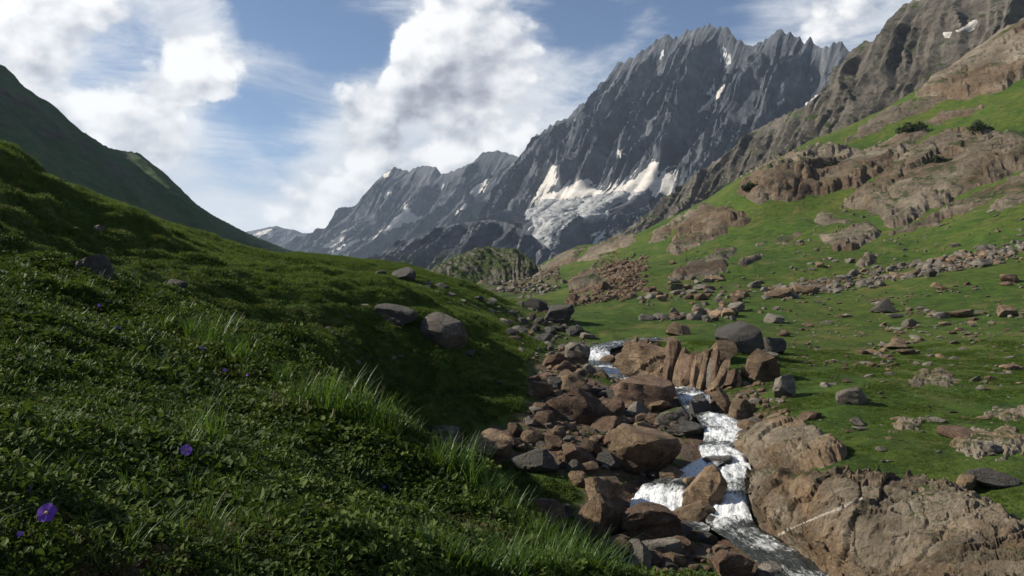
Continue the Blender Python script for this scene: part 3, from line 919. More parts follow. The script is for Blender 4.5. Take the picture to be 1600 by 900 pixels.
big = SURF['grey_mountain']; far = SURF['far_mountain']
patch(big, [(826, 330), (850, 312), (880, 312), (930, 306), (975, 300), (1030, 296), (1010, 303), (985, 309), (960, 320), (948, 336), (925, 348), (905, 343), (880, 352), (868, 366), (862, 385), (850, 404), (822, 402), (826, 378), (842, 350), (820, 345)],
      5, 'glacier', MATS['glacier_ice'], 'dirty grey crevassed glacier tongue spilling below the snowfield', 'glacier', rough=rough_ice, edge=7, wob=5, refine=2, seed=1, blur=5)
patch(big, [(830, 318), (850, 300), (862, 303), (890, 290), (905, 281), (920, 283), (932, 298), (950, 298), (975, 288), (1000, 272), (1018, 258), (1030, 255), (1030, 275), (1055, 268), (1056, 296), (1042, 302), (1010, 300), (960, 302), (920, 309), (880, 311), (850, 316)],
      3, 'snowfield', MATS['snow'], 'cream white snowfield in the hollow above the glacier', 'snowfield', edge=10, wob=4, refine=2, seed=2, blur=6)
SNOW = [
    (big, [(860, 252), (870, 262), (868, 285), (850, 305), (838, 312), (845, 290), (856, 272)], 'steep snow tongue beside the broad snowfield'),
    (big, [(1092, 175), (1105, 160), (1125, 140), (1138, 128), (1128, 148), (1110, 165), (1098, 172)], 'long thin snow streak high in a central gully'),
    (big, [(962, 175), (970, 168), (973, 170), (966, 182), (960, 185)], 'short snow fleck on the left shoulder of the mountain'),
    (big, [(1255, 162), (1285, 145), (1297, 133), (1296, 140), (1275, 158), (1262, 168)], 'snow ledge above the grey rocky ridge'),
    (big, [(1270, 172), (1290, 158), (1298, 160), (1280, 170)], 'small snow shelf above the grey rocky ridge'),
    (big, [(965, 232), (972, 232), (978, 242), (968, 250), (962, 240)], 'pair of snow flecks in the middle of the wall'),
    (far, [(606, 352), (614, 338), (626, 332), (634, 316), (640, 326), (648, 336), (656, 340), (650, 348), (630, 348), (616, 360), (590, 372), (574, 376), (590, 366)], 'large forked snow patch on the far mountain'),
    (far, [(500, 384), (520, 372), (538, 358), (537, 372), (525, 385), (508, 388)], 'snow patch at the left foot of the far mountain'),
    (far, [(506, 402), (520, 392), (545, 376), (560, 371), (552, 383), (530, 398), (515, 405)], 'slanting snow patch low on the far mountain'),
    (far, [(729, 306), (740, 294), (752, 284), (766, 281), (758, 292), (740, 304)], 'snow strip under the far mountain right hand top'),
    (far, [(600, 274), (608, 266), (612, 262), (608, 278), (601, 282)], 'snow cap on the far mountain left hand top'),
    (far, [(604, 300), (614, 300), (612, 306), (603, 307)], 'tiny snow fleck high on the far mountain'),
    (far, [(712, 334), (722, 322), (728, 318), (726, 330), (716, 338)], 'snow patch above the rocky foothill'),
    (far, [(676, 340), (688, 332), (692, 338), (682, 343)], 'snow fleck beside the forked snow patch'),
    (SURF['low_ridge'], [(398, 366), (412, 360), (424, 358), (420, 364), (404, 370)], 'snow strip on the low distant ridge'),
    (SURF['low_ridge'], [(474, 382), (478, 368), (490, 366), (486, 376)], 'snow gully on the low distant ridge'),
    (SURF['rocky_ridge'], [(1474, 52), (1487, 49), (1500, 46), (1505, 43), (1512, 43), (1518, 36), (1525, 29), (1528, 33), (1522, 42), (1512, 47), (1500, 51), (1488, 54), (1476, 57)], 'snow strip lying on the steep grey rocky ridge'),
]
for i, (sf, poly, lab) in enumerate(SNOW):
    patch(sf, poly, 3 if sf is not SURF['rocky_ridge'] else 1.0, 'snow_patch', MATS['snow'], lab, 'snow patch', 'snow patches on the mountains', edge=3.5, wob=2.4, refine=2, seed=10 + i, blur=5)


def rough_cliff(amp, L, rot=.6):
    c, s = math.cos(rot), math.sin(rot)

    def f(P, u, v):
        a = P[..., 0] * c + P[..., 2] * s; b = -P[..., 0] * s + P[..., 2] * c + .3 * P[..., 1]
        w = .35 * perlin2(a / L, b / L, 61)
        h1, e1 = facets(a / (L * 2.4) + w, b / (L * .8) + w, 4); h2, e2 = facets(a / (L * .9) + w, b / (L * .32), 5); h3, e3 = facets(a / (L * .35), b / (L * .16), 6)
        return amp * (.5 * h1 + .5 * h2 + .3 * h3 - .3 * (1 - sstep(e1, 0, .05)) - .2 * (1 - sstep(e2, 0, .09)) + .25 * fbm2(P[..., 0] / (L * .6), (P[..., 1] + P[..., 2]) / (L * .6), 4, 8, .6))
    return f


def rough_bank(amp, L):
    def f(P, u, v):
        wx = .25 * L * perlin2(P[..., 0] / L, P[..., 1] / L, 71); wy = .25 * L * perlin2(P[..., 0] / L, P[..., 1] / L, 72)
        a = (P[..., 0] + .35 * P[..., 1] + wx) / L; b = (P[..., 1] * .8 - .5 * P[..., 2] + wy) / L
        h1, e1 = facets(a * .62, b * .9, 1); h2, e2 = facets(a * 1.9, b * 2.3, 2); h3, e3 = facets(a * 4.6, b * 5.2, 3)
        return amp * (.36 * h1 + .42 * h2 + .20 * h3 - .22 * (1 - sstep(e1, 0, .05)) - .20 * (1 - sstep(e2, 0, .10)) + .08 * fbm2(P[..., 0] / (L * .15), (P[..., 1] + P[..., 2]) / (L * .15), 3, 18, .6))
    return f


OUT = [
    ([(1153, 302), (1156, 283), (1178, 268), (1200, 256), (1228, 243), (1250, 236), (1290, 224), (1318, 226), (1345, 236), (1390, 214), (1440, 198), (1452, 205), (1420, 235), (1380, 268), (1345, 288), (1300, 302), (1250, 308), (1215, 313), (1180, 317)], 5, 5.5, 7, 'broad brown cliff band above the steep green slope'),
    ([(1308, 322), (1335, 305), (1362, 285), (1385, 265), (1420, 240), (1455, 215), (1500, 205), (1560, 205), (1610, 215), (1650, 240), (1610, 262), (1560, 280), (1510, 298), (1450, 330), (1402, 358), (1388, 355), (1372, 338), (1340, 328)], 6, 6, 7, 'huge brown buttress with dark streaked overhang and shrubs'),
    ([(1390, 366), (1420, 352), (1460, 335), (1500, 312), (1550, 290), (1610, 266), (1640, 270), (1600, 292), (1560, 308), (1510, 330), (1460, 348), (1420, 362)], 2.5, 2, 6, 'long slanting rock rib under the brown buttress'),
    ([(1534, 328), (1555, 312), (1580, 300), (1620, 286), (1640, 300), (1600, 318), (1560, 327)], 2, 1.5, 6, 'smooth tan slab at the end of the slanting rib'),
    ([(1272, 364), (1296, 366), (1315, 360), (1332, 352), (1356, 351), (1372, 358), (1388, 362), (1370, 372), (1352, 380), (1330, 390), (1308, 392), (1290, 380)], 2.5, 2, 5, 'brown rock island in the grass with a split edge'),
    ([(1274, 345), (1284, 333), (1300, 334), (1312, 340), (1330, 344), (1322, 350), (1300, 349), (1285, 353)], 1.5, 1.2, 4, 'small brown rock island above the larger split one'),
    ([(1185, 382), (1205, 371), (1230, 365), (1253, 366), (1238, 375), (1210, 380)], 1.2, .8, 4, 'thin tan rock lens lying in the steep grass'),
    ([(1334, 416), (1342, 404), (1358, 397), (1372, 396), (1366, 408), (1350, 416)], 1.8, .8, 4, 'tan rock block on the slope above the scree line'),
    ([(1042, 393), (1050, 372), (1064, 352), (1080, 338), (1100, 319), (1124, 322), (1148, 330), (1168, 337), (1190, 331), (1172, 346), (1140, 360), (1108, 376), (1080, 388), (1060, 394)], 3.5, 3, 6, 'cracked brown slab cliff beneath the grassy shoulder'),
    ([(1012, 379), (1020, 362), (1042, 346), (1070, 333), (1086, 328), (1066, 348), (1046, 368), (1028, 380)], 2, 2, 5, 'narrow brown rock strip left of the cracked slab cliff'),
    ([(1044, 433), (1060, 420), (1090, 408), (1115, 394), (1138, 386), (1158, 388), (1140, 405), (1132, 424), (1110, 434), (1080, 437)], 2, 1.4, 5, 'tan sloping slabs above the boulder field'),
    ([(1148, 412), (1158, 402), (1170, 404), (1186, 396), (1190, 402), (1176, 412), (1160, 415)], 1.2, .8, 3, 'two small tan slabs beside the sloping slabs'),
    ([(886, 452), (892, 435), (908, 421), (926, 417), (940, 424), (938, 442), (920, 452), (900, 456)], 2.5, 1.6, 5, 'rounded brown rock hump at the foot of the scree fan'),
    ([(832, 438), (845, 420), (866, 402), (892, 388), (915, 386), (905, 402), (880, 418), (855, 434)], 2.5, 2, 5, 'tan stepped rock rib running down to the valley floor'),
    ([(905, 408), (925, 388), (950, 376), (988, 363), (992, 376), (965, 392), (935, 404)], 2.5, 2, 5, 'jagged brown rock steps on the low skyline of the slope'),
    ([(1432, 148), (1450, 125), (1478, 98), (1512, 74), (1550, 52), (1620, 18), (1660, 40), (1640, 100), (1590, 125), (1560, 146), (1510, 154), (1470, 152)], 6, 5, 7, 'great smooth brown slab high on the slope'),
    ([(1324, 218), (1345, 198), (1372, 178), (1408, 160), (1450, 148), (1478, 152), (1460, 166), (1420, 182), (1380, 200), (1345, 217)], 3, 2, 6, 'slanting tan slab between two strips of grass'),
    ([(1446, 192), (1465, 178), (1500, 170), (1540, 164), (1530, 172), (1500, 184), (1470, 191)], 2.0, 1.5, 4, 'narrow pale slab below the slanting tan slab'),
]
for i, (poly, lift, amp, edge, lab) in enumerate(OUT):
    patch(GP, poly, lift * .34, 'rock_outcrop', MATS['rock_cliff'], lab, 'rock outcrop', 'brown outcrops on the steep slope', rough=rough_cliff(amp * .42, 6 + amp * 2.2), dmin=85, dmax=345, edge=edge * 1.5, wob=5, refine=1, seed=40 + i)
patch(GP, [(1156, 762), (1172, 742), (1205, 737), (1250, 738), (1320, 744), (1390, 750), (1450, 756), (1500, 768), (1545, 790), (1580, 812), (1640, 850), (1660, 960), (1340, 960), (1285, 905), (1240, 862), (1200, 828), (1170, 800)],
      .55, 'rock_bank', MATS['rock_bank'], 'massive cracked brown rock bank with a white vein beside the lower stream', 'rock bank', rough=rough_bank(.40, 1.25), dmin=11, dmax=40, edge=22, wob=8, refine=2, seed=70)
bank_o = bpy.data.objects['rock_bank']
patch(SURF['rock_bank'], [(1196, 847), (1230, 828), (1262, 813.5), (1285, 803.5), (1302, 797), (1330, 784), (1346, 777), (1347, 778.5), (1330, 787), (1303, 799.5), (1284, 807), (1262, 815), (1230, 829.5), (1198, 848)], .008, 'quartz_vein', MATS['quartz'], 'white quartz vein crossing the bank', None, edge=2.0, wob=1.2, refine=3, seed=72, parent=bank_o)
patch(GP, [(1140, 702), (1165, 682), (1195, 664), (1222, 656), (1255, 664), (1290, 684), (1322, 706), (1318, 722), (1280, 732), (1225, 735), (1170, 733), (1145, 722)],
      .55, 'rock_shelf', MATS['rock_bank'], 'sloping tan rock shelf with a dark wet front below the cascade', 'rock shelf', rough=rough_bank(.20, 1.2), dmin=16, dmax=45, edge=16, wob=6, refine=2, seed=71)
for i, (poly, lab) in enumerate([([(1480, 692), (1500, 676), (1530, 668), (1572, 667), (1610, 684), (1612, 706), (1560, 712), (1510, 712)], 'broken pale rock showing through the near meadow turf'),
                                 ([(1414, 592), (1438, 580), (1470, 578), (1506, 590), (1500, 600), (1460, 604), (1428, 602)], 'low brown rock breaking the turf in mid meadow'),
                                 ([(1538, 652), (1565, 640), (1610, 632), (1612, 652), (1570, 658)], 'low rock sheet at the far edge of the meadow'),
                                 ([(1392, 662), (1408, 655), (1436, 652), (1448, 662), (1430, 672), (1404, 670)], 'pair of small humps of rock in the meadow')]):
    patch(GP, poly, .15, 'turf_rock', MATS['rock_bank'], lab, 'rock outcrop', 'rocks showing through the meadow', rough=rough_bank(.11, .9), dmin=14, dmax=70, edge=15, wob=9, refine=2, seed=75 + i)

# ---------------------------------------------------------------- the stream
def ribbon(name, P, W, label, seed):
    P, W, T = catmull(P, W, .07)
    n = len(P); m = 27
    tan = np.gradient(P[:, :2], axis=0); tan /= np.linalg.norm(tan, axis=1, keepdims=True)
    nor = np.stack([-tan[:, 1], tan[:, 0]], 1)
    t = np.linspace(-1.25, 1.25, m)
    X = P[:, None, 0] + nor[:, None, 0] * t * W[:, None]; Y = P[:, None, 1] + nor[:, None, 1] * t * W[:, None]
    # the fall is taken in steps: little drops with pools between
    zs = P[:, 2]; step = .55
    q = zs / step + .25 * perlin2(T / 2.2, T * 0, 5); fr = q - np.floor(q)
    zst = zs + step * (sstep(fr, .25, .75) - fr) * .75
    steep = np.abs(np.gradient(zst, T))
    steep = np.convolve(np.pad(steep, 8, 'edge'), np.ones(17) / 17, 'valid')
    foam = np.clip(.30 + steep * 2.2, 0, 1.05)[:, None] * np.ones((1, m))
    foam = foam + .20 * perlin2(X / 1.1, Y / 1.1, 31) - .12 * np.abs(t)[None] ** 3
    Z = zst[:, None] + (.05 + .10 * np.clip(steep, 0, 1))[:, None] * (fbm2(X / .42, Y / .42, 4, seed, .6)) - .05 * np.abs(t)[None] ** 2
    me = mesh_from(name, np.stack([X, Y, Z], -1).reshape(-1, 3), grid_faces(n, m), MATS['stream_water'])
    attr(me, 'foam', foam); attr(me, 'flow', np.stack([T[:, None] + 0 * X, t[None] * W[:, None], 0 * X], -1), 'FLOAT_VECTOR')
    nn = np.zeros(len(me.polygons) * 3, np.float32); me.polygons.foreach_get('normal', nn)
    if nn.reshape(-1, 3)[:, 2].mean() < 0: me.flip_normals()
    return tag(obj(name, me), label, kind='structure')


ribbon('stream', STREAM, SW, 'white water mountain stream tumbling down between brown boulders', 3)
ribbon('stream_branch', SIDE, SIDEW, 'short foaming side branch of the stream behind a boulder', 4)


# ---------------------------------------------------------------- boulders and stones
def ico(sub):
    bm = bmesh.new(); bmesh.ops.create_icosphere(bm, subdivisions=sub, radius=1.0)
    v = np.array([x.co[:] for x in bm.verts]); f = np.array([[q.index for q in x.verts] for x in bm.faces]); bm.free()
    return v, f


ICO = {k: ico(k) for k in (2, 3, 4, 5)}


def rock_mesh(name, seed, sub, mat, cuts=13, rough=.05, lo=.52, hi=.88, flat_top=False, smooth=.0):
    g = np.random.default_rng(seed)
    v, f = ICO[sub]; v = v.copy()
    for k in range(cuts):
        n = g.normal(size=3); n /= np.linalg.norm(n)
        if k == 0 and flat_top: n = np.array([g.normal() * .15, g.normal() * .15, 1.0]); n /= np.linalg.norm(n)
        h = g.uniform(lo, hi) if not (k == 0 and flat_top) else .45
        d = v @ n - h
        v = v - np.where(d > 0, d, 0)[:, None] * n * (1 - smooth)
    nr_ = v / (np.linalg.norm(v, axis=1, keepdims=True) + 1e-9)
    v = v + nr_ * (rough * (perlin3(v * 2.2, seed % 50) + .55 * perlin3(v * 5.0, seed % 50 + 3) + .30 * perlin3(v * 11.0, seed % 50 + 5)))[:, None]
    # bedding ledges
    led = g.normal(size=3); led[2] += 1.2; led /= np.linalg.norm(led)
    q = v @ led
    v = v + nr_ * (rough * .55 * np.sign(np.sin(q * g.uniform(9, 15))))[:, None] * (perlin3(v * 1.5, 9) > 0)[:, None]
    mn, mx = v.min(0), v.max(0)
    v = (v - (mn + mx) / 2) / (mx - mn)
    return mesh_from(name, v, f, mat, True, 24)


def place_rock(o, pos, w, h, dep, sink=.16, yaw=0.0, tilt=(0, 0)):
    o.scale = (w, dep, h)
    o.rotation_euler = (tilt[0], tilt[1], yaw)
    o.location = (pos[0], pos[1] + dep * .35, pos[2] + h * (.5 - sink))
    return o


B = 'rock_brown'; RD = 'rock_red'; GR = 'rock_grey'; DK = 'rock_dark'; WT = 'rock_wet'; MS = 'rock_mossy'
# u, v of the foot, width, height (as seen), material, extra, label
BOULD = [
    (838, 486, 40, 22, DK, {}, 'dark angular boulder on the valley floor above the stream'),
    (873, 506, 52, 32, DK, {}, 'dark brown block next to the angular boulder above the stream'),
    (903, 574, 46, 42, GR, {'lo': .45}, 'pointed grey brown boulder on the left bank by the upper rapid'),
    (865, 575, 48, 22, RD, {}, 'low reddish boulder left of the pointed grey brown one'),
    (848, 624, 36, 32, B, {}, 'squat brown boulder at the edge of the shaded slope'),
    (893, 617, 62, 34, B, {'flat': 1}, 'slanting brown boulder with a pale flat top'),
    (903, 660, 104, 54, RD, {}, 'large red brown boulder below the slanting pale topped one'),
    (1012, 640, 100, 52, RD, {'flat': 1}, 'big dark red flat topped boulder beside the cascade'),
    (958, 652, 40, 28, RD, {}, 'small red boulder between the two largest red ones'),
    (1052, 668, 56, 32, MS, {}, 'leaning mossy grey boulder at the cascade edge'),
    (1097, 658, 42, 44, WT, {'lo': .42}, 'black wet triangular rock against the cascade'),
    (1076, 684, 66, 26, WT, {}, 'wet dark slab under the leaning mossy boulder'),
    (952, 676, 54, 26, RD, {}, 'low brown boulder behind the largest block'),
    (1130, 656, 32, 54, B, {'lo': .45}, 'tall upright brown rock on the right side of the cascade'),
    (1162, 660, 52, 38, B, {}, 'rounded brown boulder right of the tall upright rock'),
    (1180, 682, 50, 26, B, {}, 'low tan boulder at the head of the rock shelf'),
    (1162, 552, 92, 54, DK, {}, 'great dark boulder standing on the meadow edge'),
    (1134, 568, 42, 38, B, {}, 'brown boulder leaning on the end of the slab wall'),
    (1210, 554, 46, 30, DK, {}, 'dark low boulder touching the great dark one'),
    (1196, 598, 48, 54, B, {}, 'light brown weathered boulder below the great dark one'),
    (1062, 524, 42, 22, B, {}, 'tan boulder on top of the slab wall'),
    (950, 572, 26, 18, B, {}, 'small brown boulder at the foot of the slab wall'),
    (958, 586, 22, 10, WT, {}, 'small black rock awash in the upper rapid'),
    (1228, 622, 38, 38, GR, {'lo': .45}, 'tilted pale grey boulder in the meadow near the stream'),
    (1336, 633, 48, 32, GR, {}, 'dark layered boulder alone in mid meadow'),
    (1385, 489, 38, 25, DK, {}, 'dark block sitting at the top of the meadow'),
    (1010, 752, 124, 90, B, {'flat': 0}, 'huge rough brown boulder, the largest on the left bank'),
    (906, 730, 54, 34, RD, {}, 'reddish boulder left of the huge rough one'),
    (1108, 806, 70, 82, B, {'lo': .55}, 'square brown boulder splitting the stream in two'),
    (1128, 736, 54, 22, WT, {'flat': 1}, 'flat dark rock in midstream above the square boulder'),
    (944, 794, 62, 50, B, {}, 'rounded tan boulder below the huge rough one'),
    (852, 832, 66, 52, RD, {'flat': 1}, 'red slab boulder at the edge of the tall grass'),
    (944, 852, 88, 78, B, {'lo': .45}, 'pale faced angular boulder with white veins'),
    (1022, 856, 112, 66, RD, {}, 'broad dark brown boulder beside the pale faced angular one'),
    (1090, 828, 76, 42, B, {}, 'tan boulder under the square one in the stream'),
    (1126, 834, 38, 28, DK, {}, 'dark grey rock at the water edge under the tan boulder'),
    (968, 888, 78, 46, RD, {}, 'orange brown boulder half hidden by the tall grass'),
    (1035, 876, 66, 32, GR, {'flat': 1}, 'flat grey boulder in front of the broad dark brown one'),
    (1150, 904, 68, 40, RD, {}, 'orange brown boulder standing in the lower stream'),
    (1208, 908, 60, 24, GR, {}, 'grey brown boulder in the lower stream beside the orange one'),
    (1166, 852, 38, 16, WT, {}, 'wet rock showing above the lower stream'),
    (1176, 864, 26, 14, GR, {}, 'small pale stone against the wet rock in the lower stream'),
    (884, 812, 32, 26, GR, {}, 'small grey boulder beside the red slab'),
    (905, 760, 34, 24, B, {}, 'small tan boulder on the rubble bank'),
    (760, 722, 92, 50, B, {}, 'large brown boulder with a pink face above the grassy edge'),
    (694, 702, 62, 38, MS, {}, 'dark lichened slab partly behind the grassy edge'),
    (836, 738, 78, 34, DK, {}, 'dark shaded boulder right of the pink faced one'),
    (690, 546, 78, 58, GR, {'sm': .12, 'cuts': 10, 'rough': .03, 'lo': .6}, 'big smooth pale boulder perched on the shaded spur'),
    (612, 504, 80, 38, DK, {'sm': .1, 'rough': .04, 'sink': .3}, 'long weathered slab on the spur left of the smooth boulder'),
    (627, 437, 44, 22, DK, {}, 'dark boulder standing on the spur crest'),
    (592, 431, 24, 9, DK, {}, 'small dark rock next to the crest boulder'),
    (690, 452, 24, 12, DK, {}, 'dark rock on the crest above the valley'),
    (136, 432, 56, 60, DK, {'lo': .62, 'sink': .5}, 'dark square rock outcropping from the left slope'),
    (152, 362, 18, 12, GR, {}, 'small rounded stone above the dark square rock'),
    (275, 456, 36, 30, DK, {'sink': .42}, 'mossy rock with a pale top on the left slope'),
    (1514, 773, 40, 32, B, {'lo': .45}, 'tan pointed boulder on the turf above the rock bank'),
    (1562, 762, 72, 28, DK, {}, 'long dark boulder behind the tan pointed one'),
    (1577, 495, 36, 19, B, {}, 'tan block with a dark side at the far meadow edge'),
    (1458, 433, 17, 15, DK, {}, 'dark round boulder below the scree line'),
    (1508, 496, 46, 12, B, {'flat': 1}, 'long flat tan boulder in the upper meadow'),
    (1474, 498, 30, 11, GR, {'flat': 1}, 'flat grey boulder left of the long tan one'),
    (1584, 442, 34, 15, B, {'flat': 1}, 'pink brown slab block near the scree line'),
    (1412, 546, 46, 14, B, {}, 'tan flat boulder in the meadow stone cluster'),
    (1222, 466, 46, 18, B, {}, 'tan block in the boulder pile above the meadow'),
    (1262, 460, 40, 16, B, {}, 'pinkish slab block right of the boulder pile'),
    (1212, 505, 32, 16, GR, {}, 'pale split boulder in the upper meadow'),
]
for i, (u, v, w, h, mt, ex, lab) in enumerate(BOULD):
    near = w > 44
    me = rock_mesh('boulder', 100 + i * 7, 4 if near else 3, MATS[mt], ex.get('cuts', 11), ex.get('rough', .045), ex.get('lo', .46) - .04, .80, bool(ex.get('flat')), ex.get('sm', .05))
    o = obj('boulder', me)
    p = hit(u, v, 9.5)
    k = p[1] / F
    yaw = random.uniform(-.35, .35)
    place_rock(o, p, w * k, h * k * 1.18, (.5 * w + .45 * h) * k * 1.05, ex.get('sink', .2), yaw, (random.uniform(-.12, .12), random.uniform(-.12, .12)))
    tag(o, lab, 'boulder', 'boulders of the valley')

# the wall of upright slabs above the cascade
wall = link(bpy.data.objects.new('slab_wall', None))
wb = hit(1060, 604, 20); wall.location = tuple(wb)
tag(wall, 'wall of leaning brown rock slabs standing above the stream', 'rock wall')


def slab_mesh(seed, mat):
    g = np.random.default_rng(seed)
    bm = bmesh.new(); bmesh.ops.create_cube(bm, size=1.0)
    bmesh.ops.subdivide_edges(bm, edges=bm.edges[:], cuts=7, use_grid_fill=True)
    v = np.array([x.co[:] for x in bm.verts]); bm.verts.index_update(); f = [[q.index for q in x.verts] for x in bm.faces]; bm.free()
    for k in range(9):
        n = g.normal(size=3) * np.array([1, 1, .8]); n /= np.linalg.norm(n); d = v @ n - g.uniform(.42, .62)
        v = v - np.where(d > 0, d, 0)[:, None] * n
    v += np.stack([perlin3(v * 2.4, seed), perlin3(v * 2.4, seed + 7), perlin3(v * 2.4, seed + 15)], 1) * .11
    v += np.stack([perlin3(v * 7, seed), perlin3(v * 7, seed + 7), perlin3(v * 7, seed + 15)], 1) * .05
    v[:, 0] *= 1 - .10 * (v[:, 2] + .5)
    return mesh_from('slab', v, np.array(f), mat, True, 26)


tops = [(972, 552), (985, 530), (1005, 520), (1020, 520), (1035, 530), (1060, 535), (1090, 538), (1112, 540), (1130, 552), (1150, 575)]
bots = [(972, 580), (1010, 592), (1060, 606), (1095, 612), (1130, 606), (1150, 606)]
us = []
u = 974.0
sr = random.Random(5)
while u < 1146:
    wd = sr.uniform(9, 21); us.append((u + wd / 2, wd)); u += wd * .66
for i, (u, wd) in enumerate(us):
    vt = np.interp(u + 9, *zip(*tops)) + sr.uniform(-4, 6); vb = np.interp(u, *zip(*bots)) + 3
    p = hit(u, vb, 22); k = p[1] / F
    gap = 1016 < u < 1032
    o = obj('slab', slab_mesh(300 + i, MATS[(B, RD, B, B, GR, RD, B)[i % 7]]), wall)
    hh = (vb - vt) * k * (1.0 if not gap else .7)
    o.scale = (wd * k * sr.uniform(.85, 1.3), .9 + sr.uniform(-.15, .3), hh * sr.uniform(.80, 1.12))
    o.rotation_euler = (R(-14 + sr.uniform(-6, 6)), R(20 + sr.uniform(-8, 9)), R(sr.uniform(-4, 26)))
    o.location = (p[0] - wb[0] + hh * .13, p[1] - wb[1] + .75 + (.28, -.22, .1, -.1)[i % 4] + sr.uniform(-.15, .15) + (1.0 if gap else 0), p[2] - wb[2] + hh * .40)

core = obj('wall_core', rock_mesh('wall_core', 77, 5, MATS[B], 12, .06), wall)
pc = hit(1062, 598, 22)
core.scale = (6.4, 2.4, 2.9); core.location = tuple(pc - wb + np.array([0.1, 2.2, .25])); core.rotation_euler = (0, R(6), R(-8))

# loose stones: shared shapes, each its own object while it can be told apart
SHAPES = {m: [rock_mesh('stone', 900 + 31 * k + len(m), 2, MATS[m], 12, .07) for k in range(7)] for m in (B, RD, GR, DK)}


def sample_zone(poly, n, dmin, dmax, sizes, seed, flat=(.3, .7), mats=(B, GR, GR, RD), where=''):
    g = np.random.default_rng(seed)
    poly = np.array(poly, float); out = []
    u0, u1 = poly[:, 0].min(), poly[:, 0].max()
    got = 0
    for _ in range(60):
        m = 4000
        th = g.uniform(math.atan2(u0 - 800, F), math.atan2(u1 - 800, F), m); r = np.sqrt(g.uniform(dmin**2, dmax**2, m))
        x = r * np.sin(th); y = r * np.cos(th); z = ground_at(x, y)
        uu = 800 + F * x / y; vv = 450 - F * z / y
        ok = poly_sd(uu, vv, poly) > 3 * g.normal(size=m)
        dens = perlin2(x / 6, y / 6, seed) * .6 + perlin2(x / 1.8, y / 1.8, seed + 3) * .5 + .35 > g.uniform(0, 1, m)
        ok &= dens
        for q in np.where(ok)[0]:
            w = float(np.clip(sizes[0] * math.exp(g.normal() * sizes[1]), sizes[2], sizes[3]))
            out.append((x[q], y[q], z[q], w, w * g.uniform(.6, 1.0), w * g.uniform(*flat), g.uniform(0, 6.28), g.normal() * .18, g.normal() * .18, mats[g.integers(len(mats))], int(g.integers(7)), where))
            got += 1
            if got >= n: return out
    return out


def scatter_stuff(name, items, label, sources, kind='stuff', cat=None):
    """many small alike pieces as one object (points carrying instances)"""
    n = len(items['pos'])
    me = bpy.data.meshes.new(name); me.vertices.add(n); me.vertices.foreach_set('co', np.ascontiguousarray(items['pos'], dtype=np.float32).ravel())
    attr(me, 'rot', items['rot'], 'FLOAT_VECTOR'); attr(me, 'scl', items['scl'], 'FLOAT_VECTOR'); attr(me, 'pick', items['pick'], 'INT')
    o = obj(name, me)
    src = bpy.data.collections.new(name + '_kinds')
    for k, s_ in enumerate(sources):
        so = bpy.data.objects.new('%s_kind_%02d' % (name, k), s_); src.objects.link(so)
    tree = bpy.data.node_groups.new(name, 'GeometryNodeTree')
    tree.interface.new_socket('Geometry', in_out='INPUT', socket_type='NodeSocketGeometry')
    tree.interface.new_socket('Geometry', in_out='OUTPUT', socket_type='NodeSocketGeometry')
    N = tree.nodes; L = tree.links
    gi = N.new('NodeGroupInput'); go = N.new('NodeGroupOutput')
    ci = N.new('GeometryNodeCollectionInfo'); ci.inputs['Collection'].default_value = src
    ci.inputs['Separate Children'].default_value = True; ci.inputs['Reset Children'].default_value = True
    ip = N.new('GeometryNodeInstanceOnPoints'); ip.inputs['Pick Instance'].default_value = True

    def named(nm, dt):
        a = N.new('GeometryNodeInputNamedAttribute'); a.data_type = dt; a.inputs[0].default_value = nm; return a.outputs[0]
    er = N.new('FunctionNodeEulerToRotation')
    L.new(named('rot', 'FLOAT_VECTOR'), er.inputs[0]); L.new(er.outputs[0], ip.inputs['Rotation'])
    L.new(named('scl', 'FLOAT_VECTOR'), ip.inputs['Scale']); L.new(named('pick', 'INT'), ip.inputs['Instance Index'])
    L.new(gi.outputs[0], ip.inputs['Points']); L.new(ci.outputs[0], ip.inputs['Instance']); L.new(ip.outputs[0], go.inputs[0])
    md = o.modifiers.new('scatter', 'NODES'); md.node_group = tree
    return tag(o, label, cat, None, kind)


import re
B_AT = []
for (u, v, w, h, mt, ex, lab) in BOULD:
    short = re.split(r',| (?:on|in|at|above|below|next|left|between|beside|with|behind|under|right|against|standing|leaning|touching|alone|sitting|splitting|half|partly|perched|from|outcropping|showing|awash|near) ', lab)[0]
    q = hit(u, v, 9.5); B_AT.append((q[0], q[1], w * q[1] / F, short))
HUE = {B: 'brown', RD: 'reddish brown', GR: 'grey', DK: 'dark'}


def stone_label(t, noun, where):
    x, y, w, h = t[0], t[1], t[3], t[5]
    size = 'small' if w < .28 else ('medium' if w < .7 else 'large')
    shape = 'flat' if h / w < .38 else ('blocky' if h / w > .6 else 'low')
    best = min(B_AT, key=lambda b: math.hypot(b[0] - x, b[1] - y) - b[2] * .5)
    d = math.hypot(best[0] - x, best[1] - y) - best[2] * .5
    if d < max(1.6, y * .03): where = 'beside the ' + best[3]
    return '%s %s %s %s %s' % (size, shape, HUE[t[9]], noun, where)


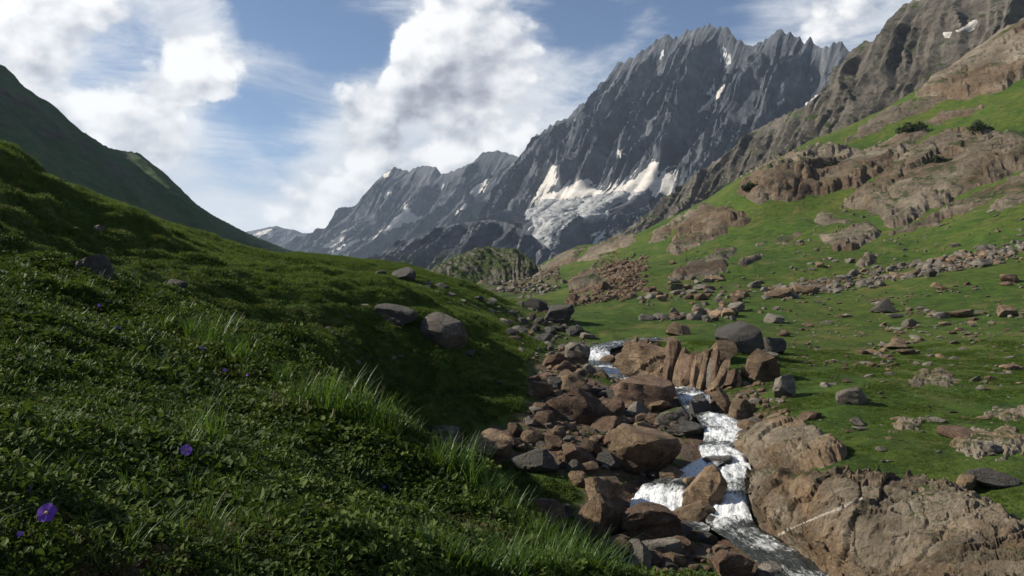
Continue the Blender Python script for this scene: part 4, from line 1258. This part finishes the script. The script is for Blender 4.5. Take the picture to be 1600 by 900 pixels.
def stones(items, name, label, group, n_single, stuff_name, stuff_label):
    items = sorted(items, key=lambda t: -t[3] / t[1])
    for t in items[:n_single]:
        (x, y, z, w, dp, h, yaw, tx, ty, mt, k, where) = t
        o = obj(name, SHAPES[mt][k])
        o.scale = (w, dp, h); o.rotation_euler = (tx, ty, yaw); o.location = (x, y, z + h * .22)
        tag(o, stone_label(t, label, where), label.split()[-1], group)
    rest = items[n_single:]
    if rest:
        ms = (B, RD, GR, DK)
        scatter_stuff(stuff_name, {'pos': [(t[0], t[1], t[2] + t[5] * .2) for t in rest], 'rot': [(t[7], t[8], t[6]) for t in rest], 'scl': [(t[3], t[4], t[5]) for t in rest],
                                   'pick': [ms.index(t[9]) * 7 + t[10] for t in rest]}, stuff_label, [s_ for m in ms for s_ in SHAPES[m]])


meadow = sample_zone([(1190, 640), (1210, 480), (1330, 455), (1600, 430), (1640, 760), (1500, 740), (1330, 720), (1240, 650)], 1100, 18, 110, (.20, .65, .06, 1.1), 3, (.22, .55), where='lying in the open green meadow')
meadow += sample_zone([(1340, 590), (1385, 500), (1440, 470), (1470, 490), (1430, 540), (1390, 590)], 70, 30, 110, (.55, .5, .2, 1.6), 4, (.25, .55), where='in the stone cluster of the upper meadow')
meadow += sample_zone([(1000, 500), (1010, 440), (1120, 430), (1200, 440), (1230, 480), (1150, 510)], 170, 55, 140, (.7, .6, .25, 2.2), 5, (.35, .75), where='in the boulder field below the tan slabs')
stones(meadow, 'meadow_stone', 'stone', 'stones scattered over the meadow', 290, 'meadow_pebbles', 'small grey stones strewn over the green meadow')
bank = sample_zone([(830, 600), (870, 545), (930, 560), (1000, 610), (1060, 660), (1075, 740), (1110, 840), (1150, 900), (980, 895), (880, 830), (905, 760), (850, 720), (760, 700), (830, 660)], 900, 15, 62, (.30, .6, .10, 1.1), 6, (.5, .85), (RD, B, GR, RD, DK, B), where='in the rubble of the left stream bank')
bank += sample_zone([(1120, 600), (1190, 575), (1240, 630), (1230, 690), (1140, 690)], 110, 20, 50, (.28, .5, .10, .9), 7, (.5, .8), (B, GR, B), where='right of the cascade at the meadow edge')
bank += sample_zone([(760, 480), (860, 478), (940, 530), (870, 575), (820, 560)], 260, 40, 95, (.42, .55, .15, 1.6), 8, (.4, .8), (GR, DK, B), where='on the valley floor where the stream appears')
stones(bank, 'bank_stone', 'bank stone', 'stones of the stream bank', 290, 'bank_rubble', 'rubble of small brown stones along the stream bank')
scree = sample_zone([(885, 478), (905, 432), (960, 400), (1012, 402), (1010, 440), (985, 468)], 2600, 90, 230, (.50, .5, .22, 2.0), 9, (.45, .85), (RD, B, RD), where='in the reddish scree fan')
scree += sample_zone([(1195, 458), (1330, 430), (1450, 408), (1600, 378), (1700, 352), (1700, 385), (1600, 402), (1450, 428), (1330, 448), (1210, 468)], 2000, 70, 140, (.42, .6, .18, 2.0), 10, (.4, .8), (GR, B, GR), where='in the scree line crossing the green slope')
scree += sample_zone([(735, 455), (790, 425), (870, 415), (885, 448), (800, 470), (760, 466)], 1300, 100, 300, (.7, .5, .3, 2.4), 11, (.45, .85), (GR, B, GR), where='in the rubble under the rocky knoll')
scree += sample_zone([(1050, 380), (1200, 400), (1300, 330), (1600, 320), (1600, 370), (1300, 430), (1050, 440)], 420, 90, 220, (.45, .55, .2, 1.8), 12, (.35, .7), (GR, GR, B), where='on the steep grass under the cliffs')
scree += sample_zone([(640, 440), (700, 450), (820, 500), (800, 520), (740, 490)], 150, 35, 95, (.35, .6, .12, 1.2), 14, (.35, .7), (GR, DK, DK), where='on the sunlit spur crest')
stones(scree, 'scree_block', 'rock', 'scree blocks below the cliffs', 290, 'scree', 'fans of small broken scree below the brown cliffs')
spurst = sample_zone([(0, 400), (200, 420), (600, 470), (800, 560), (820, 640), (700, 640), (500, 600), (300, 500), (0, 430)], 90, 13, 60, (.20, .5, .08, .6), 15, (.3, .6), (GR, GR, DK), where='lodged in the shaded spur turf')
stones(spurst, 'slope_stone', 'stone', 'stones of the shaded spur', 90, 'slope_pebbles', '')

# ---------------------------------------------------------------- plants
def leaf_cluster(name, seed, n, rad, hgt, size, mat, tilt=55):
    g = np.random.default_rng(seed)
    V = []; Fc = []
    for k in range(n):
        a = g.uniform(0, 6.28); rr = rad * math.sqrt(g.uniform()); c = np.array([rr * math.cos(a), rr * math.sin(a), hgt * (1 - (rr / rad) ** 2 * .6) * g.uniform(.35, 1)])
        s = size * g.uniform(.6, 1.3)
        rot = np.array(Matrix.Rotation(g.uniform(0, 6.28), 3, 'Z') @ Matrix.Rotation(R(g.uniform(-tilt, tilt)), 3, 'X') @ Matrix.Rotation(R(g.uniform(-30, 30)), 3, 'Y'))
        pts = np.array([(0, -.9, 0), (.62, -.25, .16), (.42, .45, .10), (0, 1, -.05), (-.42, .45, .10), (-.62, -.25, .16), (0, 0, -.06)]) * s
        b = len(V); V += list(pts @ rot.T + c)
        Fc += [(b + 6, b + i, b + (i + 1) % 6) for i in range(6)]
    return mesh_from(name, np.array(V), np.array(Fc), mat, False)


def tuft_mesh(name, seed, n, rad, hgt, wid, mat, lean=.5, seg=4):
    g = np.random.default_rng(seed)
    V = []; Fc = []
    for k in range(n):
        a = g.uniform(0, 6.28); rr = rad * math.sqrt(g.uniform()); x0, y0 = rr * math.cos(a), rr * math.sin(a)
        da = g.uniform(0, 6.28); ln = lean * g.uniform(.2, 1.0); h = hgt * g.uniform(.55, 1.1); w = wid * g.uniform(.7, 1.2)
        dx, dy = math.cos(da), math.sin(da); fx, fy = -dy, dx
        b = len(V)
        for s in range(seg + 1):
            t = s / seg; off = ln * h * t * t
            px_, py_, pz_ = x0 + dx * off, y0 + dy * off, h * (t - .25 * ln * t * t)
            ww = w * (1 - t ** 1.6) * .5 + w * .04
            V += [(px_ - fx * ww, py_ - fy * ww, pz_), (px_ + fx * ww, py_ + fy * ww, pz_)]
        Fc += [(b + 2 * s, b + 2 * s + 1, b + 2 * s + 3, b + 2 * s + 2) for s in range(seg)]
    return mesh_from(name, np.array(V), np.array(Fc), mat, True)


EDGE = np.array([(-900, 26), (-400, 20), (0, 17), (100, 14.5), (200, 12.8), (300, 11.3), (400, 10.2), (530, 8.6), (640, 6.8), (740, 5.6), (830, 5.0), (900, 4.5), (1000, 4.1), (1150, 4.6)])


def spread(n, th0, th1, r0, r1, seed, power=1.0):
    """plan points; power 1 = thinning with distance, 2 = even"""
    g = np.random.default_rng(seed)
    th = g.uniform(R(th0), R(th1), n)
    r = np.exp(g.uniform(math.log(r0), math.log(r1), n)) if power == 0 else (g.uniform(r0**power, r1**power, n)) ** (1 / power)
    x = r * np.sin(th); y = r * np.cos(th)
    return x, y, ground_at(x, y), r, g


def slope_tilt(x, y, e):
    gx = (ground_at(x + e, y) - ground_at(x - e, y)) / (2 * e); gy = (ground_at(x, y + e) - ground_at(x, y - e)) / (2 * e)
    return np.arctan(gy) * .6, -np.arctan(gx) * .6


herbs = [leaf_cluster('herb', 10 + k, 52, .07, .055, .0112, MATS['herb_leaf']) for k in range(6)] + [leaf_cluster('herb', 30 + k, 60, .06, .028, .0065, MATS['moss_leaf'], 70) for k in range(4)] + \
        [tuft_mesh('herb', 50 + k, 16, .03, .085, .0035, MATS['grass_blade'], .9, 3) for k in range(3)] + [leaf_cluster('herb', 90 + k, 22, .05, .03, .010, MATS['dry_leaf'], 75) for k in range(2)] + [leaf_cluster('herb', 95 + k, 16, .06, .07, .021, MATS['herb_leaf'], 45) for k in range(3)]
x, y, z, r, g = spread(90000, -40, 14, .7, 26, 1, .8)
uu = 800 + F * x / np.maximum(y, .1)
fore = r < np.interp(uu, EDGE[:, 0], EDGE[:, 1]) * 1.12
bare = perlin2(x / .35, y / .35, 5) * .6 + perlin2(x / 1.1, y / 1.1, 8) * .7
fore &= bare > -.60 + g.uniform(-.1, .1, len(x))
x, y, z, r, bare = x[fore], y[fore], z[fore], r[fore], bare[fore]
tx, ty = slope_tilt(x, y, .1)
n = len(x)
patchn = perlin2(x / .8, y / .8, 21) + .6 * perlin2(x / .25, y / .25, 22)
pick = np.where(patchn + .35 * g.normal(size=n) > -.05, g.integers(0, 6, n), 6 + g.integers(0, 4, n)); pick = np.where(g.uniform(size=n) < .05, 10 + g.integers(0, 3, n), pick)
pick = np.where((g.uniform(size=n) < .05) | ((bare < -.38) & (g.uniform(size=n) < .55)), 13 + g.integers(0, 2, n), pick)
pick = np.where((g.uniform(size=n) < .07) & (perlin2(x / 1.3, y / 1.3, 33) > -.1), 15 + g.integers(0, 3, n), pick)
sc = (g.uniform(.7, 1.35, n) * (1 + .6 * np.clip(bare, -.3, 1)) * np.clip(.55 + r / 9, .75, 2.2))
scatter_stuff('low_herbs', {'pos': np.stack([x, y, z - .004], 1), 'rot': np.stack([tx, ty, g.uniform(0, 6.28, n)], 1), 'scl': np.stack([sc, sc, sc * g.uniform(.8, 1.3, n)], 1), 'pick': pick},
              'carpet of small leafy herbs and moss on the near slope', herbs)

turfs = [tuft_mesh('turf', 70 + k, 26, .10, .10, .010, MATS['turf_blade'], .9, 2) for k in range(5)] + [leaf_cluster('turf', 170 + k, 34, .13, .11, .024, MATS['herb_leaf' if k % 2 else 'moss_leaf'], 70) for k in range(4)]
x, y, z, r, g = spread(260000, -40, 35, 8, 95, 2, 1.0)
uu, vv = 800 + F * x / y, 450 - F * z / y
ok = (r > np.interp(uu, EDGE[:, 0], EDGE[:, 1]) * .98)
left = np.interp(y, S_P[:, 1], S_P[:, 0])
ds = np.abs(x - left)
ok &= (ds > 1.6) | (y > 60)
ok &= (y < 56) | (uu < 790 + g.normal(size=len(x)) * 18)
rb = np.zeros(len(x))
for poly in ([(820, 560), (900, 520), (960, 540), (1000, 600), (1060, 660), (1080, 760), (1130, 900), (960, 900), (880, 830), (900, 760), (760, 720), (740, 670), (820, 640)], [(1156, 762), (1172, 742), (1250, 738), (1390, 750), (1500, 768), (1580, 812), (1640, 850), (1660, 960), (1340, 960), (1240, 862)], [(1140, 702), (1195, 664), (1222, 656), (1290, 684), (1322, 706), (1280, 732), (1145, 722)]):
    rb = np.maximum(rb, poly_sd(uu, vv, poly) > -2)
ok &= (rb < .5) | (g.uniform(size=len(x)) < .04)
right = x > left
ok &= ~right | (perlin2(x / 2.2, y / 2.2, 12) + .35 > g.uniform(0, 1, len(x))) & (y < 75)
x, y, z, r, right = x[ok], y[ok], z[ok], r[ok], right[ok]
tx, ty = slope_tilt(x, y, .4)
n = len(x)
sc = g.uniform(.6, 1.3, n) * np.clip(r / 22, .7, 2.2) * np.where(right, .75, 1.0) * (1 + .5 * perlin2(x / 1.7, y / 1.7, 15))
scatter_stuff('turf_grass', {'pos': np.stack([x, y, z - .01], 1), 'rot': np.stack([tx, ty, g.uniform(0, 6.28, n)], 1), 'scl': np.stack([sc, sc, sc * np.where(right, .6, .9)], 1), 'pick': np.where(~right & (g.uniform(size=n) < .5 * (1 - sstep(r, 26, 40))), 5 + g.integers(0, 4, n), g.integers(0, 5, n))},
              'short tufted mountain grass covering the spur and meadow', turfs)

# tall clumps of grass one can pick out
TALL = [mesh for mesh in [tuft_mesh('tall_grass', 400 + k, 85, .10, .34, .0075, MATS['grass_blade'], .75, 5) for k in range(5)]]
CL = [(322, 706, 88, 'tall grass clump beside the brightest violet flower'), (340, 545, 60, None), (375, 572, 62, None), (305, 530, 45, None), (470, 640, 62, None), (500, 640, 75, None), (530, 655, 85, None), (555, 665, 80, None), (580, 680, 80, None), (605, 690, 72, None),
      (440, 600, 45, None), (640, 690, 40, None), (690, 735, 62, None), (715, 750, 80, None), (740, 768, 80, None), (765, 790, 60, None), (800, 815, 55, None), (840, 850, 60, None), (870, 872, 70, None), (900, 895, 80, None), (930, 905, 75, None), (960, 912, 60, None),
      (700, 905, 90, None), (740, 910, 95, None), (790, 915, 95, None), (820, 900, 80, None), (660, 880, 70, None), (130, 465, 34, None), (150, 470, 30, None), (90, 460, 30, None), (30, 440, 30, None), (880, 915, 80, None), (850, 912, 80, None)]
for i, (u, v, h, lab) in enumerate(CL):
    p = hit(u, min(v, 895), .9)
    if v > 895:
        p = hit(u, v, .9)
    k = p[1] / F * h / .34
    o = obj('grass_clump', TALL[i % 5]); o.location = tuple(p); o.scale = (k * 1.2, k * 1.2, k); o.rotation_euler = (0, R(8), random.uniform(0, 6.28))
    if lab is None:
        size = 'short' if h < 55 else ('tall' if h < 78 else 'very tall')
        near = ('on the brow left of the mossy rock' if u < 200 else 'beside the pair of tiny violet flowers' if u < 400 else 'on the lip above the shaded gully' if v < 700 else
                'in front of the dark lichened slab' if u < 780 and v < 800 else 'in front of the red slab boulder' if v < 880 and u > 780 else 'at the foot of the near slope')
        lab = '%s bright green grass clump %s' % (size, near)
    tag(o, lab, 'grass', 'tall grass clumps on the near slope')

# violet cranesbill flowers
def tube(pts, rad, mat, name, sides=5):
    V = []; Fc = []
    pts = np.array(pts)
    for i, p in enumerate(pts):
        for s in range(sides):
            a = 6.2832 * s / sides; V.append((p[0] + rad * math.cos(a), p[1] + rad * math.sin(a), p[2]))
    for i in range(len(pts) - 1):
        for s in range(sides):
            Fc.append((i * sides + s, i * sides + (s + 1) % sides, (i + 1) * sides + (s + 1) % sides, (i + 1) * sides + s))
    return mesh_from(name, np.array(V), np.array(Fc), mat, True)


pv = []; pf = []
for i in range(7):
    t = i / 6; w = [.10, .28, .46, .56, .56, .42, .16][i]
    for s in (-1, -.5, 0, .5, 1): pv.append((s * w, .12 + t * .95, .10 * t - .16 * t * t + .05 * abs(s) + .03 * math.sin(s * 6)))
for i in range(6):
    for s in range(4): pf.append((i * 5 + s, i * 5 + s + 1, i * 5 + s + 6, i * 5 + s + 5))
PETAL = mesh_from('petal', np.array(pv), np.array(pf), MATS['petal'], True)
cv, cf = ICO[2]
CENTRE = mesh_from('flower_centre', cv * np.array([.16, .16, .10]) + np.array([0, 0, .08]), cf, MATS['flower_centre'], True)
FL = [(73, 801, 28, 'wide open violet flower low on the near slope'), (291, 703, 17, 'open violet flower beside the tall grass clump'), (215, 766, 13, 'half turned violet flower above the bare soil'), (47, 766, 12, 'nodding violet flower above the wide open one'),
      (31, 834, 9, 'faint violet flower below the wide open one')] + \
     [(u, v, s, 'tiny pale violet flower in the upper near slope turf') for (u, v, s) in [(320, 546, 7), (314, 543, 6), (351, 578, 6), (386, 586, 4), (155, 477, 6), (119, 494, 5), (153, 506, 5), (184, 512, 6), (88, 515, 4), (600, 761, 6), (48, 582, 7), (170, 470, 4)]]
for i, (u, v, s, lab) in enumerate(FL):
    foot = hit(u, v + s * 2.2, .7); d = foot[1] * .985
    head = px(u, v, d)
    rad = s * d / F * .5
    root = link(bpy.data.objects.new('violet_flower', None)); root.location = tuple(foot)
    tag(root, lab, 'flower', 'violet flowers on the near slope')
    rel = head - foot
    st = obj('stem', tube([(0, 0, -.01), tuple(rel * .5 + np.array([rad * .3, 0, 0])), tuple(rel)], .0011 + rad * .03, MATS['grass_blade'], 'stem'), root)
    face_to = Vector((.15 + .5 * math.sin(i * 2.1), -1.0, .55)) if i != 3 else Vector((-1, -.3, .2))
    q = face_to.to_track_quat('Z', 'Y')
    for k in range(5):
        o = obj('petal', PETAL, root)
        o.rotation_euler = (q @ Matrix.Rotation(k * 2 * math.pi / 5 + i, 3, 'Z').to_quaternion()).to_euler()
        o.location = tuple(rel); o.scale = (rad,) * 3
    o = obj('flower_centre', CENTRE, root); o.location = tuple(rel); o.rotation_euler = q.to_euler(); o.scale = (rad * 1.2,) * 3

# pale seed stalks
STK = [(440, 650), (466, 648), (478, 655), (500, 650), (518, 668), (425, 640)]
for i, (u, v) in enumerate(STK):
    p = hit(u, v + 8, .9); h = 30 * p[1] / F
    root = link(bpy.data.objects.new('seed_stalk', None)); root.location = tuple(p)
    tag(root, 'pale dry seed stalk standing among the near slope herbs', 'plant', 'dry seed stalks on the near slope')
    obj('stem', tube([(0, 0, -.02), (.004, 0, h * .5), (.012, 0, h)], .0022, MATS['dry_stalk'], 'stem'), root)
    o = obj('seed_head', mesh_from('seed_head', cv * np.array([.007, .007, .03]), cf, MATS['dry_stalk'], True), root); o.location = (.012, 0, h)

# dark shrubs on the cliffs
def shrub(u, v, w, h, lab, seed):
    p = hit(u, v, 90); k = p[1] / F
    g = np.random.default_rng(seed)
    root = link(bpy.data.objects.new('cliff_shrub', None)); root.location = tuple(p + np.array([0, -2.0, 0])); tag(root, lab, 'shrub', 'dark shrubs on the cliffs')
    V = []; Fc = []
    W, H = w * k, h * k
    lob = [(g.uniform(-.4, .4), g.uniform(-.3, .3), g.uniform(.1, .6), g.uniform(.25, .45)) for _ in range(9)]
    for q in range(1500):
        cx, cy, cz, rr = lob[q % 9]; dv = g.normal(size=3); dv *= rr / np.linalg.norm(dv) * g.uniform(.6, 1.05)
        c = np.array([(cx + dv[0] * .6) * W, (cy + dv[1] * .6) * W, max(0, cz + dv[2]) * H])
        a = g.normal(size=(2, 3)) * .16
        b = len(V); V += [c - a[0], c + a[1], c + a[0], c - a[1]]; Fc.append((b, b + 1, b + 2, b + 3))
    obj('foliage', mesh_from('foliage', np.array(V), np.array(Fc), MATS['shrub_leaf'], False), root)
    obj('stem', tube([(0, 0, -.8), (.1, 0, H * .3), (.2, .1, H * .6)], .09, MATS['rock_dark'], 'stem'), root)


shrub(1420, 212, 44, 22, 'dark spreading shrub on the brown cliff band edge', 1)
shrub(1526, 214, 40, 26, 'dark bushy shrub in the hollow of the buttress', 2)
shrub(1464, 262, 38, 18, 'olive green shrub growing on the buttress face', 3)
shrub(1296, 262, 40, 9, 'low green shrub on the ledge of the cliff band', 4)
shrub(1170, 300, 24, 14, 'dark shrub at the left end of the cliff band', 5)

# ---------------------------------------------------------------- the air
hm, hg, hbs, hout = material('haze_air')
hg.n.remove(hbs)
vol = hg.new('ShaderNodeVolumePrincipled')
vol.inputs['Color'].default_value = (.62, .78, 1.0, 1)
vol.inputs['Density'].default_value = 5.5e-5
vol.inputs['Anisotropy'].default_value = .25
hg.put(hout.inputs['Volume'], vol.outputs[0])
zmin = float(min(GZ.min(), min(s_[..., 2].min() for s_ in SURF.values()))) - 1.0
zmax = float(max(GZ.max(), max(s_[..., 2].max() for s_ in SURF.values()))) + 12.0
bm = bmesh.new(); bmesh.ops.create_cube(bm, size=1.0)
for vtx in bm.verts:
    vtx.co = Vector((vtx.co.x * 14600, 3000 + vtx.co.y * 8800, zmin if vtx.co.z < 0 else zmax))
me = bpy.data.meshes.new('haze'); bm.to_mesh(me); bm.free(); me.materials.append(hm)
hz = obj('haze', me)
tag(hz, 'thin bluish mountain air over the whole valley', kind='stuff')
